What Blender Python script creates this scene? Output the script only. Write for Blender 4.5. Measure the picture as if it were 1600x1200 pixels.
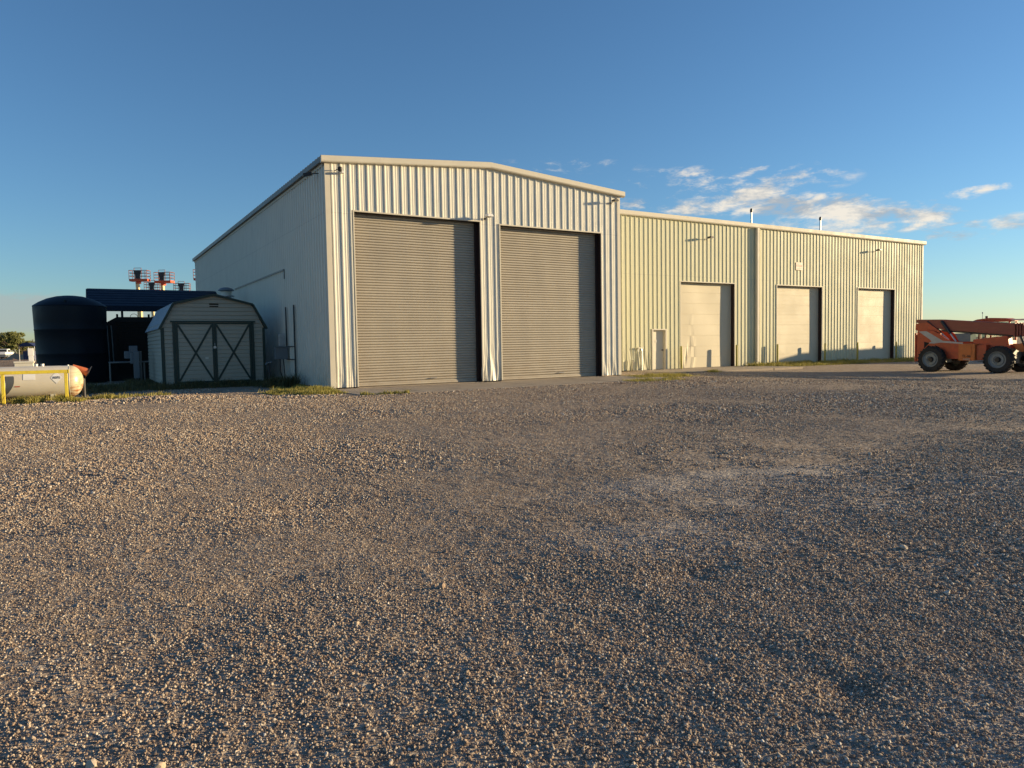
import bpy, math, random
import numpy as np
from mathutils import Vector, Matrix
R = math.radians
scene = bpy.context.scene
for o in list(bpy.data.objects): bpy.data.objects.remove(o)
random.seed(7); rng = np.random.default_rng(11)

# ------------------------------------------------------------------ camera
H = 1.382
RIGHT = Vector((0.85659, -0.51572, -0.01671)); UP = Vector((0.04257, 0.03836, 0.99836)); FWD = Vector((0.51423, 0.8559, -0.05481))
cd = bpy.data.cameras.new('camera'); cam = bpy.data.objects.new('camera', cd); scene.collection.objects.link(cam)
M = Matrix((RIGHT, UP, -FWD)).transposed().to_4x4(); M.translation = Vector((0, 0, H))
cam.matrix_world = M
cd.sensor_width = 36; cd.lens = 36 * 1127.2 / 1600; cd.clip_start = 0.05; cd.clip_end = 8000
scene.camera = cam

# ------------------------------------------------------------------ light, sky, exposure
PHI, EL = R(18), R(8.5)
SUN = Vector((math.cos(PHI) * math.cos(EL), -math.sin(PHI) * math.cos(EL), math.sin(EL)))
sd = bpy.data.lights.new('sun', 'SUN'); so = bpy.data.objects.new('sun', sd); scene.collection.objects.link(so)
sd.energy = 5.0; sd.angle = R(0.53); sd.color = (1.0, 0.765, 0.445)
so.rotation_euler = SUN.to_track_quat('Z', 'Y').to_euler()
scene.view_settings.view_transform = 'Standard'; scene.view_settings.look = 'None'
scene.view_settings.gamma = 1; scene.view_settings.use_curve_mapping = False
scene.view_settings.exposure = 1.0

def nodes_of(idb):
    idb.use_nodes = True; nt = idb.node_tree; nt.nodes.clear(); return nt
class NG:
    """small helper for wiring node trees"""
    def __init__(s, nt): s.nt = nt
    def n(s, t, **kw):
        nd = s.nt.nodes.new(t)
        for k, v in kw.items(): setattr(nd, k, v)
        return nd
    def l(s, a, b): s.nt.links.new(a, b)
    def put(s, sock, v):
        if hasattr(v, 'links') or hasattr(v, 'is_linked'): s.l(v, sock)
        else: sock.default_value = v
    def m(s, op, a, b=None, c=None, clamp=False):
        nd = s.n('ShaderNodeMath', operation=op); nd.use_clamp = clamp
        s.put(nd.inputs[0], a)
        if b is not None: s.put(nd.inputs[1], b)
        if c is not None: s.put(nd.inputs[2], c)
        return nd.outputs[0]
    def vm(s, op, a, b=None):
        nd = s.n('ShaderNodeVectorMath', operation=op); s.put(nd.inputs[0], a)
        if b is not None: s.put(nd.inputs[1], b)
        return nd.outputs[0]
    def noise(s, vec, scale, detail=3, rough=0.55, dist=0):
        nd = s.n('ShaderNodeTexNoise'); s.l(vec, nd.inputs['Vector'])
        nd.inputs['Scale'].default_value = scale; nd.inputs['Detail'].default_value = detail
        nd.inputs['Roughness'].default_value = rough; nd.inputs['Distortion'].default_value = dist
        return nd.outputs[0]
    def vor(s, vec, scale, feature='F1', out=0):
        nd = s.n('ShaderNodeTexVoronoi', feature=feature); s.l(vec, nd.inputs['Vector']); nd.inputs['Scale'].default_value = scale
        return nd.outputs[out]
    def ramp(s, fac, stops):
        nd = s.n('ShaderNodeValToRGB'); s.put(nd.inputs[0], fac); cr = nd.color_ramp
        while len(cr.elements) < len(stops): cr.elements.new(0.5)
        for e, (p, c) in zip(cr.elements, stops):
            e.position = p; e.color = (*c, 1) if len(c) == 3 else c
        return nd.outputs[0]
    def mr(s, v, a, b, c=0, d=1, smooth=False):
        nd = s.n('ShaderNodeMapRange'); s.put(nd.inputs[0], v)
        if smooth: nd.interpolation_type = 'SMOOTHSTEP'
        for i, q in zip((1, 2, 3, 4), (a, b, c, d)): nd.inputs[i].default_value = q
        return nd.outputs[0]
    def mix(s, f, a, b, mode='MIX'):
        nd = s.n('ShaderNodeMix', data_type='RGBA', blend_type=mode)
        s.put(nd.inputs['Factor'], f)
        for k, v in (('A', a), ('B', b)):
            sock = [q for q in nd.inputs if q.name == k and q.type == 'RGBA'][0]
            s.put(sock, (*v, 1) if isinstance(v, tuple) and len(v) == 3 else v)
        return [q for q in nd.outputs if q.type == 'RGBA'][0]

w = bpy.data.worlds.new('World'); scene.world = w; nt = nodes_of(w); g = NG(nt)
sky = g.n('ShaderNodeTexSky', sky_type='NISHITA'); sky.sun_disc = False
sky.sun_elevation = EL; sky.sun_rotation = math.atan2(SUN.x, SUN.y)
sky.air_density = 1.0; sky.dust_density = 0.15; sky.ozone_density = 4.0; sky.altitude = 0
tc = g.n('ShaderNodeTexCoord'); vec = tc.outputs['Generated']
sep = g.n('ShaderNodeSeparateXYZ'); g.l(vec, sep.inputs[0])
az = g.m('ARCTAN2', sep.outputs[0], sep.outputs[1]); el = g.m('ARCSINE', sep.outputs[2])
cmb = g.n('ShaderNodeCombineXYZ'); g.l(az, cmb.inputs[0]); g.l(g.m('MULTIPLY', el, 2.8), cmb.inputs[1])
cv = cmb.outputs[0]
n1 = g.noise(cv, 12, 9, 0.66, 0.25); n2 = g.noise(cv, 48, 6, 0.62, 0.5)
nn = g.m('ADD', g.m('MULTIPLY', n1, 0.75), g.m('MULTIPLY', n2, 0.35))
def blob(a, e, wa, we, tilt=0.0, amp=1.0):
    da = g.m('SUBTRACT', az, a); de = g.m('SUBTRACT', g.m('SUBTRACT', el, e), g.m('MULTIPLY', da, tilt))
    q = g.m('ADD', g.m('POWER', g.m('ABSOLUTE', g.m('DIVIDE', da, wa)), 2.0), g.m('POWER', g.m('ABSOLUTE', g.m('DIVIDE', de, we)), 2.0))
    return g.m('MULTIPLY', g.m('SUBTRACT', 1.0, q, clamp=True), amp)
#CLOUDS
blobs = [blob(0.818, 0.178, 0.085, 0.016, 0.02), blob(0.874, 0.190, 0.07, 0.022, 0.25), blob(0.905, 0.203, 0.035, 0.012, 0.1, 0.8), blob(0.95, 0.162, 0.17, 0.022, -0.13, 1.1), blob(1.015, 0.152, 0.08, 0.016, -0.1), blob(1.056, 0.138, 0.045, 0.017, 0.0, 0.95), blob(1.10, 0.164, 0.055, 0.008, 0.08, 0.55), blob(1.144, 0.128, 0.03, 0.012, 0, 0.9), blob(0.706, 0.186, 0.03, 0.013, 0, 0.9), blob(1.00, 0.140, 0.17, 0.02, -0.13, 0.75), blob(0.80, 0.20, 0.2, 0.03, 0, 0.33), blob(0.862, 0.215, 0.03, 0.006, 0.15, 0.7), blob(0.62, 0.236, 0.12, 0.012, -0.05, 0.12)]
tot = blobs[0]
for b in blobs[1:]: tot = g.m('MAXIMUM', tot, b)
dens = g.mr(g.m('ADD', g.m('MULTIPLY', tot, 0.55), g.m('MULTIPLY', g.m('SUBTRACT', nn, 0.56), 2.3)), 0.07, 0.62, 0, 1, True)
dens = g.m('MULTIPLY', dens, g.mr(tot, 0.0, 0.12))
low = g.m('MULTIPLY', g.mr(g.m('ADD', g.m('MULTIPLY', blob(-0.04, 0.045, 0.34, 0.032), 0.5), nn), 0.70, 0.95, 0, 1, True), 0.75)
low = g.m('MULTIPLY', low, g.mr(blob(-0.04, 0.045, 0.34, 0.032), 0.0, 0.2))
off = g.vm('ADD', cv, (0.006, 0.05, 0))
shade = g.mr(g.m('SUBTRACT', n1, g.noise(g.vm('ADD', cv, (0.012, 0.022, 0)), 13, 9, 0.62, 0.35)), -0.10, 0.10)
ccol = g.mix(shade, (2.9, 3.1, 3.3), (6.2, 5.6, 4.7))
tint = g.mix(1.0, sky.outputs[0], (1.14, 1.17, 1.18), 'MULTIPLY')
col = g.mix(g.m('MULTIPLY', dens, 0.9), tint, ccol)
col = g.mix(low, col, (2.6, 3.0, 3.0))
bg = g.n('ShaderNodeBackground'); g.l(col, bg.inputs[0]); bg.inputs[1].default_value = 0.078
wo = g.n('ShaderNodeOutputWorld'); g.l(bg.outputs[0], wo.inputs[0])

# ------------------------------------------------------------------ materials
def mat(name, col, rough=0.6, metal=0.0, var=0.12, vscale=3.0, bump=0.0, bscale=60.0, stretch=None, dirt=None, dirt_amt=0.4, spec=0.5, build=None):
    m = bpy.data.materials.new(name); g = NG(nodes_of(m))
    out = g.n('ShaderNodeOutputMaterial'); b = g.n('ShaderNodeBsdfPrincipled'); g.l(b.outputs[0], out.inputs[0])
    tc = g.n('ShaderNodeTexCoord'); v = tc.outputs['Object']
    if stretch:
        mp = g.n('ShaderNodeMapping'); g.l(v, mp.inputs[0]); mp.inputs['Scale'].default_value = stretch; v2 = mp.outputs[0]
    else: v2 = v
    nz = g.noise(v2, vscale, 5, 0.6)
    lo = tuple(c * (1 - var) for c in col); hi = tuple(min(1, c * (1 + var)) for c in col)
    c = g.mix(g.mr(nz, 0.3, 0.7), lo, hi)
    if dirt:
        dn = g.noise(v2, vscale * 2.3, 6, 0.7, 0.5)
        c = g.mix(g.m('MULTIPLY', g.mr(dn, 0.52, 0.72), dirt_amt), c, dirt)
    g.l(c, b.inputs['Base Color'])
    g.l(g.mr(nz, 0.3, 0.7, max(0.02, rough - 0.08), min(1, rough + 0.08)), b.inputs['Roughness'])
    b.inputs['Metallic'].default_value = metal; b.inputs['Specular IOR Level'].default_value = spec
    if bump:
        bp = g.n('ShaderNodeBump'); bp.inputs['Strength'].default_value = bump; bp.inputs['Distance'].default_value = 0.01
        g.l(g.noise(v, bscale, 3, 0.6), bp.inputs['Height']); g.l(bp.outputs[0], b.inputs['Normal'])
    if build: build(g, b, v, c)
    return m

def wall_build(zref):
    def f(g, b, v, c):
        # sheet laps, runs of dirt near the ground and faint oil-canning
        sp = g.n('ShaderNodeSeparateXYZ'); g.l(v, sp.inputs[0])
        mp = g.n('ShaderNodeMapping'); g.l(v, mp.inputs[0]); mp.inputs['Scale'].default_value = (5, 5, 0.35)
        st = g.noise(mp.outputs[0], 1.6, 5, 0.65)
        c2 = g.mix(g.m('MULTIPLY', g.mr(st, 0.5, 0.8), 0.22), c, (0.40, 0.36, 0.30))
        lowz = g.m('MULTIPLY', g.mr(sp.outputs[2], 0.0, 1.2, 1, 0), g.mr(g.noise(v, 5, 5, 0.7), 0.35, 0.7))
        c3 = g.mix(g.m('MULTIPLY', lowz, 0.55), c2, (0.36, 0.29, 0.21))
        lap = g.m('LESS_THAN', g.m('ABSOLUTE', g.m('SUBTRACT', sp.outputs[2], zref)), 0.012)
        c4 = g.mix(g.m('MULTIPLY', lap, 0.25), c3, (0.25, 0.23, 0.2))
        g.l(c4, b.inputs['Base Color'])
        mp2 = g.n('ShaderNodeMapping'); g.l(v, mp2.inputs[0]); mp2.inputs['Scale'].default_value = (4, 4, 0.5)
        bp = g.n('ShaderNodeBump'); bp.inputs['Strength'].default_value = 0.12; bp.inputs['Distance'].default_value = 0.012
        g.l(g.noise(mp2.outputs[0], 2.2, 3, 0.5), bp.inputs['Height']); g.l(bp.outputs[0], b.inputs['Normal'])
    return f
M_ = {}
M_['wall'] = mat('painted_steel_wall', (0.67, 0.65, 0.56), 0.42, 0, 0.04, 1.2, build=wall_build(5.78))
M_['wall2'] = mat('painted_steel_annex_wall', (0.615, 0.60, 0.40), 0.6, 0, 0.06, 0.6, build=wall_build(4.9))
M_['trim'] = mat('painted_steel_trim', (0.56, 0.52, 0.425), 0.65, 0, 0.05, 2, dirt=(0.45, 0.4, 0.33), dirt_amt=0.25)
M_['sidetrim'] = mat('dark_eave_metal', (0.16, 0.14, 0.12), 0.5, 0.3, 0.2, 3)
M_['roof'] = mat('galvanised_roof', (0.45, 0.46, 0.47), 0.4, 0.6, 0.1, 1)
def slat_build(g, b, v, c):
    sp = g.n('ShaderNodeSeparateXYZ'); g.l(v, sp.inputs[0])
    mp = g.n('ShaderNodeMapping'); g.l(v, mp.inputs[0]); mp.inputs['Scale'].default_value = (1.2, 1, 5)
    lowd = g.m('MULTIPLY', g.mr(sp.outputs[2], 0.0, 1.6, 1, 0), g.mr(g.noise(mp.outputs[0], 2.0, 6, 0.7), 0.35, 0.65))
    sc_ = g.n('ShaderNodeMapping'); g.l(v, sc_.inputs[0]); sc_.inputs['Scale'].default_value = (0.5, 1, 14)
    band = g.mr(g.noise(sc_.outputs[0], 1.3, 3, 0.6), 0.45, 0.8)
    c2 = g.mix(g.m('MULTIPLY', band, 0.30), c, (0.30, 0.245, 0.185))
    g.l(g.mix(g.m('MULTIPLY', lowd, 0.5), c2, (0.27, 0.21, 0.15)), b.inputs['Base Color'])
M_['slat'] = mat('roll_up_door_steel', (0.41, 0.37, 0.30), 0.5, 0, 0.04, 0.9, build=slat_build, dirt=(0.34, 0.29, 0.22), dirt_amt=0.15)
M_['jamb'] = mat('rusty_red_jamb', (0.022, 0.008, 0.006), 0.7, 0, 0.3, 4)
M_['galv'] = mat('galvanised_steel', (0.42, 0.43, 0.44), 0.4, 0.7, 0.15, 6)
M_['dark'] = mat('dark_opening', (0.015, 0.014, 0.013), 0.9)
M_['rubber'] = mat('rubber', (0.022, 0.021, 0.02), 0.85, 0, 0.35, 8, dirt=(0.10, 0.08, 0.06), dirt_amt=0.5)
M_['black'] = mat('black_paint', (0.02, 0.02, 0.022), 0.5, 0, 0.2, 5)
M_['secdoor'] = mat('sectional_door_paint', (0.57, 0.51, 0.37), 0.65, 0, 0.04, 0.8, bump=0.15, bscale=6)
M_['pdoor'] = mat('beige_steel_door', (0.62, 0.58, 0.46), 0.45, 0, 0.05, 1)
M_['conc'] = mat('weathered_concrete', (0.31, 0.255, 0.195), 0.9, 0, 0.18, 1.5, bump=0.5, bscale=40, dirt=(0.22, 0.17, 0.12), dirt_amt=0.6)
M_['yellow'] = mat('chipped_yellow_paint', (0.72, 0.56, 0.05), 0.5, 0, 0.08, 4, dirt=(0.30, 0.14, 0.06), dirt_amt=0.5)
M_['olive'] = mat('faded_yellow_bollard', (0.34, 0.30, 0.05), 0.6, 0, 0.15, 5, dirt=(0.12, 0.07, 0.03), dirt_amt=0.6)
M_['tankblack'] = mat('black_polyethylene', (0.007, 0.010, 0.015), 0.5, 0, 0.2, 1.5, spec=0.22)
M_['navy'] = mat('navy_steel_roofing', (0.009, 0.018, 0.035), 0.6, 0.0, 0.15, 1.5, spec=0.2)
M_['shed'] = mat('shed_siding', (0.39, 0.36, 0.285), 0.6, 0, 0.05, 2, dirt=(0.3, 0.28, 0.24), dirt_amt=0.3)
M_['shedroof'] = mat('shed_roof_metal', (0.30, 0.32, 0.33), 0.45, 0.4, 0.08, 2)
M_['green'] = mat('dark_green_trim', (0.012, 0.03, 0.022), 0.5, 0, 0.2, 3)
M_['grey'] = mat('grey_enclosure', (0.15, 0.17, 0.185), 0.55, 0, 0.08, 3)
M_['lgrey'] = mat('light_grey_pipe', (0.17, 0.17, 0.16), 0.6, 0, 0.1, 5)
M_['brown'] = mat('dark_rusted_slats', (0.018, 0.014, 0.011), 0.9, 0, 0.4, 6)
M_['orange'] = mat('faded_orange_paint', (0.46, 0.072, 0.024), 0.5, 0, 0.16, 2.5, dirt=(0.17, 0.055, 0.035), dirt_amt=0.6)
M_['orange2'] = mat('bright_orange_box', (0.55, 0.15, 0.03), 0.55, 0, 0.12, 4, dirt=(0.30, 0.10, 0.03), dirt_amt=0.5)
M_['boom'] = mat('dusty_red_boom_paint', (0.26, 0.06, 0.038), 0.55, 0, 0.15, 2, dirt=(0.36, 0.12, 0.06), dirt_amt=0.35, stretch=(1, 0.4, 2))
M_['stripe'] = mat('pale_grey_stripe', (0.42, 0.40, 0.37), 0.6, 0, 0.12, 6)
M_['rim'] = mat('pale_grey_rim', (0.20, 0.22, 0.22), 0.55, 0.1, 0.15, 6)
M_['white'] = mat('white_paint', (0.78, 0.77, 0.74), 0.5, 0, 0.06, 4)
M_['pale'] = mat('pale_beige', (0.62, 0.58, 0.48), 0.6, 0, 0.08, 4)
M_['redtext'] = mat('red_lettering', (0.45, 0.08, 0.05), 0.6, 0, 0.05, 4)
M_['blacktext'] = mat('black_lettering', (0.02, 0.02, 0.02), 0.6, 0, 0.05, 4)
M_['cone'] = mat('orange_cone_plastic', (0.42, 0.11, 0.04), 0.55, 0, 0.1, 8)
M_['cream'] = mat('cream_boom_paint', (0.70, 0.55, 0.28), 0.5, 0, 0.1, 3)
M_['redpaint'] = mat('red_orange_platform_paint', (0.55, 0.09, 0.03), 0.5, 0, 0.1, 3)
M_['railgrey'] = mat('dull_rail_paint', (0.30, 0.11, 0.07), 0.5, 0, 0.1, 3)
M_['signface'] = mat('faded_pinkish_sign_face', (0.60, 0.50, 0.42), 0.6, 0, 0.08, 6)
M_['swoosh'] = mat('slate_grey_decal', (0.09, 0.10, 0.11), 0.6, 0, 0.1, 3)
M_['blue'] = mat('navy_canopy', (0.02, 0.03, 0.09), 0.7, 0, 0.1, 3)
M_['bark'] = mat('bark', (0.10, 0.07, 0.05), 0.9, 0, 0.3, 8)
M_['cloth'] = mat('dirt_mound_soil', (0.36, 0.22, 0.13), 0.95, 0, 0.2, 2, bump=0.6, bscale=6)
def glassm():
    m = bpy.data.materials.new('cab_glass'); g = NG(nodes_of(m))
    out = g.n('ShaderNodeOutputMaterial'); a = g.n('ShaderNodeBsdfGlossy'); a.inputs['Roughness'].default_value = 0.08
    t = g.n('ShaderNodeBsdfTransparent'); t.inputs[0].default_value = (0.75, 0.8, 0.8, 1)
    mx = g.n('ShaderNodeMixShader'); fr = g.n('ShaderNodeFresnel'); fr.inputs[0].default_value = 1.5
    g.l(g.m('ADD', fr.outputs[0], 0.12, clamp=True), mx.inputs[0]); g.l(t.outputs[0], mx.inputs[1]); g.l(a.outputs[0], mx.inputs[2]); g.l(mx.outputs[0], out.inputs[0])
    return m
M_['glass'] = glassm()
def tank_build(g, b, v, c):
    sp = g.n('ShaderNodeSeparateXYZ'); g.l(v, sp.inputs[0])
    mp = g.n('ShaderNodeMapping'); g.l(v, mp.inputs[0]); mp.inputs['Scale'].default_value = (0.8, 2, 5)
    n = g.noise(mp.outputs[0], 2.5, 5, 0.65, 0.4)
    endm = g.mr(sp.outputs[0], 2.36, 2.38, 0, 1)            # the rusty dished end
    bot = g.mr(sp.outputs[2], 0.62, 0.15, 0, 1)
    rust = g.m('MULTIPLY', g.mr(n, 0.42, 0.62), g.m('ADD', g.m('MULTIPLY', endm, g.m('ADD', 0.25, bot)), g.m('MULTIPLY', g.mr(sp.outputs[2], 0.3, 0.08, 0, 1), 0.7)), clamp=True)
    c1 = g.mix(endm, c, (0.58, 0.50, 0.34))
    c2 = g.mix(rust, c1, (0.34, 0.15, 0.06))
    g.l(c2, b.inputs['Base Color'])
M_['tank'] = mat('weathered_silver_tank_paint', (0.62, 0.57, 0.47), 0.4, 0.05, 0.06, 2, build=tank_build)
def leafm(name, c1, c2, trans=0.25):
    m = bpy.data.materials.new(name); g = NG(nodes_of(m))
    out = g.n('ShaderNodeOutputMaterial'); b = g.n('ShaderNodeBsdfPrincipled'); b.inputs['Roughness'].default_value = 0.7
    tc = g.n('ShaderNodeNewGeometry'); 
    c = g.mix(g.mr(g.noise(tc.outputs['Position'], 3.0, 3, 0.7), 0.3, 0.7), c1, c2)
    wn = g.n('ShaderNodeTexWhiteNoise'); g.l(tc.outputs['Position'], wn.inputs[0])
    c = g.mix(0.25, c, g.mix(wn.outputs[0], c1, c2))
    g.l(c, b.inputs['Base Color']); t = g.n('ShaderNodeBsdfTranslucent'); g.l(c, t.inputs[0])
    mx = g.n('ShaderNodeMixShader'); mx.inputs[0].default_value = trans; g.l(b.outputs[0], mx.inputs[1]); g.l(t.outputs[0], mx.inputs[2]); g.l(mx.outputs[0], out.inputs[0])
    return m
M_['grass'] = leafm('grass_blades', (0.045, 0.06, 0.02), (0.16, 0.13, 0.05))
M_['weed'] = leafm('yellow_weeds', (0.14, 0.15, 0.03), (0.46, 0.38, 0.09))
M_['leaf'] = leafm('mesquite_leaves', (0.055, 0.075, 0.015), (0.17, 0.17, 0.04))

# ------------------------------------------------------------------ mesh helpers
class MB:
    def __init__(s): s.v = []; s.f = []; s.mi = []
    def add(s, vs, fs, mi=0):
        o = len(s.v); s.v += [tuple(map(float, q)) for q in vs]; s.f += [tuple(i + o for i in q) for q in fs]; s.mi += [mi] * len(fs); return s
    def box(s, x0, x1, y0, y1, z0, z1, mi=0):
        return s.add([(x0, y0, z0), (x1, y0, z0), (x1, y1, z0), (x0, y1, z0), (x0, y0, z1), (x1, y0, z1), (x1, y1, z1), (x0, y1, z1)],
                     [(0, 3, 2, 1), (4, 5, 6, 7), (0, 1, 5, 4), (1, 2, 6, 5), (2, 3, 7, 6), (3, 0, 4, 7)], mi)
    def bar(s, a, b, wd, ht, up=(0, 0, 1), mi=0):
        a = Vector(a); b = Vector(b); d = (b - a).normalized(); u = Vector(up)
        if abs(d.dot(u)) > 0.99: u = Vector((0, 1, 0))
        sx = d.cross(u).normalized() * wd / 2; sz = d.cross(sx).normalized() * ht / 2
        vs = [a - sx - sz, a + sx - sz, a + sx + sz, a - sx + sz, b - sx - sz, b + sx - sz, b + sx + sz, b - sx + sz]
        return s.add(vs, [(0, 3, 2, 1), (4, 5, 6, 7), (0, 1, 5, 4), (1, 2, 6, 5), (2, 3, 7, 6), (3, 0, 4, 7)], mi)
    def cyl(s, a, b, r0, r1=None, n=16, mi=0, caps=True):
        r1 = r0 if r1 is None else r1
        a = Vector(a); b = Vector(b); d = (b - a).normalized(); t = Vector((0, 0, 1)) if abs(d.z) < 0.9 else Vector((1, 0, 0))
        p = d.cross(t).normalized(); q = d.cross(p)
        vs = []
        for c, r in ((a, r0), (b, r1)):
            for i in range(n):
                an = 2 * math.pi * i / n; vs.append(c + p * math.cos(an) * r + q * math.sin(an) * r)
        fs = [(i, i + n, (i + 1) % n + n, (i + 1) % n) for i in range(n)]
        if caps: fs += [tuple(range(n)), tuple(range(2 * n - 1, n - 1, -1))]
        return s.add(vs, fs, mi)
    def tube(s, pts, r, n=10, mi=0):
        for a, b in zip(pts[:-1], pts[1:]): s.cyl(a, b, r, r, n, mi)
        return s
    def lathe(s, prof, c=(0, 0, 0), axis='Z', n=32, mi=0):
        vs = []
        for r, h in prof:
            for i in range(n):
                a = 2 * math.pi * i / n; x, y = r * math.cos(a), r * math.sin(a)
                q = {'Z': (x, y, h), 'X': (h, x, y), 'Y': (y, h, x)}[axis]; vs.append((q[0] + c[0], q[1] + c[1], q[2] + c[2]))
        fs = [(k * n + i, k * n + (i + 1) % n, (k + 1) * n + (i + 1) % n, (k + 1) * n + i) for k in range(len(prof) - 1) for i in range(n)]
        return s.add(vs, fs, mi)
    def prism(s, poly, axis, a, b, mi=0):
        """polygon in the two other axes, extruded along axis from a to b"""
        n = len(poly); mk = {'X': lambda p, t: (t, p[0], p[1]), 'Y': lambda p, t: (p[0], t, p[1]), 'Z': lambda p, t: (p[0], p[1], t)}[axis]
        vs = [mk(p, a) for p in poly] + [mk(p, b) for p in poly]
        fs = [tuple(range(n)), tuple(range(2 * n - 1, n - 1, -1))] + [(i, i + n, (i + 1) % n + n, (i + 1) % n) for i in range(n)]
        return s.add(vs, fs, mi)
    def build(s, name, mats, parent=None, bevel=0.0, smooth=False, local=False):
        me = bpy.data.meshes.new(name); vs = s.v
        if parent is not None and not local:
            L = parent_loc(parent); vs = [(x - L[0], y - L[1], z - L[2]) for x, y, z in vs]
        me.from_pydata(vs, [], s.f); 
        for m in (mats if isinstance(mats, (list, tuple)) else [mats]): me.materials.append(M_[m] if isinstance(m, str) else m)
        me.polygons.foreach_set('material_index', s.mi); 
        if smooth: me.polygons.foreach_set('use_smooth', [True] * len(s.f))
        import bmesh
        bm = bmesh.new(); bm.from_mesh(me); bmesh.ops.recalc_face_normals(bm, faces=bm.faces); bm.to_mesh(me); bm.free()
        me.update(); o = bpy.data.objects.new(name, me); scene.collection.objects.link(o)
        if parent is not None: o.parent = parent
        if bevel:
            md = o.modifiers.new('bevel', 'BEVEL'); md.width = bevel; md.segments = 2; md.limit_method = 'ANGLE'; md.angle_limit = R(40)
        if smooth == 'auto' or smooth:
            md = o.modifiers.new('edges', 'EDGE_SPLIT'); md.split_angle = R(40)
        return o
def parent_loc(p):
    L = Vector((0, 0, 0))
    while p is not None: L += Vector(p.location); p = p.parent
    return L
def tag(o, label=None, cat=None, group=None, kind=None):
    for k, v in (('label', label), ('category', cat), ('group', group), ('kind', kind)):
        if v: o[k] = v
    return o
def thing(name, loc, label, cat, group=None, rz=0):
    o = bpy.data.objects.new(name, None); scene.collection.objects.link(o); o.location = loc; o.rotation_euler = (0, 0, rz); o.empty_display_size = 0.3
    return tag(o, label, cat, group)
def copy_tree(o, parent=None):
    c = o.copy(); scene.collection.objects.link(c)
    if parent: c.parent = parent
    for ch in [q for q in o.children]: copy_tree(ch, c)
    return c
def text(name, s, size, loc, rot, m, parent, ext=0.002):
    cu = bpy.data.curves.new(name, 'FONT'); cu.body = s; cu.size = size; cu.extrude = ext; cu.align_x = 'CENTER'; cu.align_y = 'CENTER'
    t = bpy.data.objects.new(name, cu); scene.collection.objects.link(t)
    me = bpy.data.meshes.new_from_object(t.evaluated_get(bpy.context.evaluated_depsgraph_get())); bpy.data.objects.remove(t)
    me.materials.clear(); me.materials.append(M_[m])
    o = bpy.data.objects.new(name, me); scene.collection.objects.link(o); o.parent = parent
    o.location = Vector(loc) - (parent_loc(parent) if parent is not None else Vector()); o.rotation_euler = rot
    return o

# ------------------------------------------------------------------ ground
def sstep(x, a, b):
    t = np.clip((x - a) / (b - a), 0, 1); return t * t * (3 - 2 * t)
def gz_macro(X, Y):
    dip = -0.36 * sstep(X, 16, 34) * (1 - 0.72 * sstep(Y, 22.0, 27.5)) * (1 - sstep(X, 60, 110)) * sstep(Y, -10, 8)
    lowr = -0.10 * sstep(Y, 24, 28.5) * sstep(X, 18, 22) * (1 - sstep(X, 16, 34))
    return dip + lowr
def _hash(ix, iy, s):
    n = (ix * 374761393 + iy * 668265263 + s * 1442695041) & 0xffffffff
    n = ((n ^ (n >> 13)) * 1274126177) & 0xffffffff
    return ((n ^ (n >> 16)) & 0xffff) / 65535.0
def vnoise(X, Y, s):
    ix = np.floor(X).astype(np.int64); iy = np.floor(Y).astype(np.int64); fx = X - ix; fy = Y - iy
    fx = fx * fx * (3 - 2 * fx); fy = fy * fy * (3 - 2 * fy)
    a = _hash(ix, iy, s); b = _hash(ix + 1, iy, s); c = _hash(ix, iy + 1, s); d = _hash(ix + 1, iy + 1, s)
    return (a * (1 - fx) + b * fx) * (1 - fy) + (c * (1 - fx) + d * fx) * fy - 0.5
def gz(X, Y, fine=True):
    X = np.asarray(X, float); Y = np.asarray(Y, float)
    z = gz_macro(X, Y)
    # keep calm under buildings and slabs
    calm = 1 - sstep(Y, 18.6, 20.5) * sstep(X, 2, 5.5)
    calm = np.maximum(calm, 0.25 * (1 - sstep(Y, 23, 25)))
    calm = np.where(X < 5, np.maximum(calm, 0.6 * (1 - sstep(Y, 26, 29))), calm)
    c, s_ = math.cos(0.6), math.sin(0.6); Xr = X * c + Y * s_; Yr = -X * s_ + Y * c
    m = 0.032 * vnoise(X / 2.6, Y / 2.6, 1) + 0.018 * vnoise(Xr / 1.1, Yr / 0.8, 2) + 0.012 * vnoise(Yr / 0.42, Xr / 0.42, 3)
    if fine:
        d = np.hypot(X, Y)
        m = m + (0.007 * vnoise(Xr / 0.17, Yr / 0.17, 4) + 0.006 * vnoise(Yr / 0.075, Xr / 0.075, 5)) * (1 - sstep(d, 14, 26))
    for (cx, cy, rx, ry, dp) in ((2.55, 1.72, 0.16, 0.10, 0.03), (0.9, 4.4, 0.3, 0.12, 0.03), (1.7, 6.4, 0.45, 0.2, 0.04), (-0.6, 6.6, 0.5, 0.2, 0.035), (-0.3, 2.6, 0.2, 0.1, 0.025), (3.1, 3.1, 0.25, 0.1, 0.03)):
        m = m - dp * np.exp(-(((X - cx) / rx) ** 2 + ((Y - cy) / ry) ** 2))
    # small heap of spilled stones in front of the shed
    m = m + 0.09 * np.exp(-(((X - 1.9) / 1.3) ** 2 + ((Y - 22.3) / 0.7) ** 2))
    return z + m * calm * (1 - sstep(np.hypot(X, Y), 60, 120)) - 0.01
rings = list(np.exp(np.linspace(math.log(1.2), math.log(2.4), 30)))[:-1] + list(np.exp(np.arange(math.log(2.4), math.log(34), 0.0045))) + list(np.exp(np.linspace(math.log(34), math.log(120), 130)))[1:] + list(np.exp(np.linspace(math.log(120), math.log(5000), 40)))[1:]
va = math.atan2(FWD.x, FWD.y)      # view azimuth from +Y toward +X
fine_a = np.arange(-R(50), R(50), R(0.22)); coarse_a = np.linspace(R(50), 2 * math.pi - R(50), 80)
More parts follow.
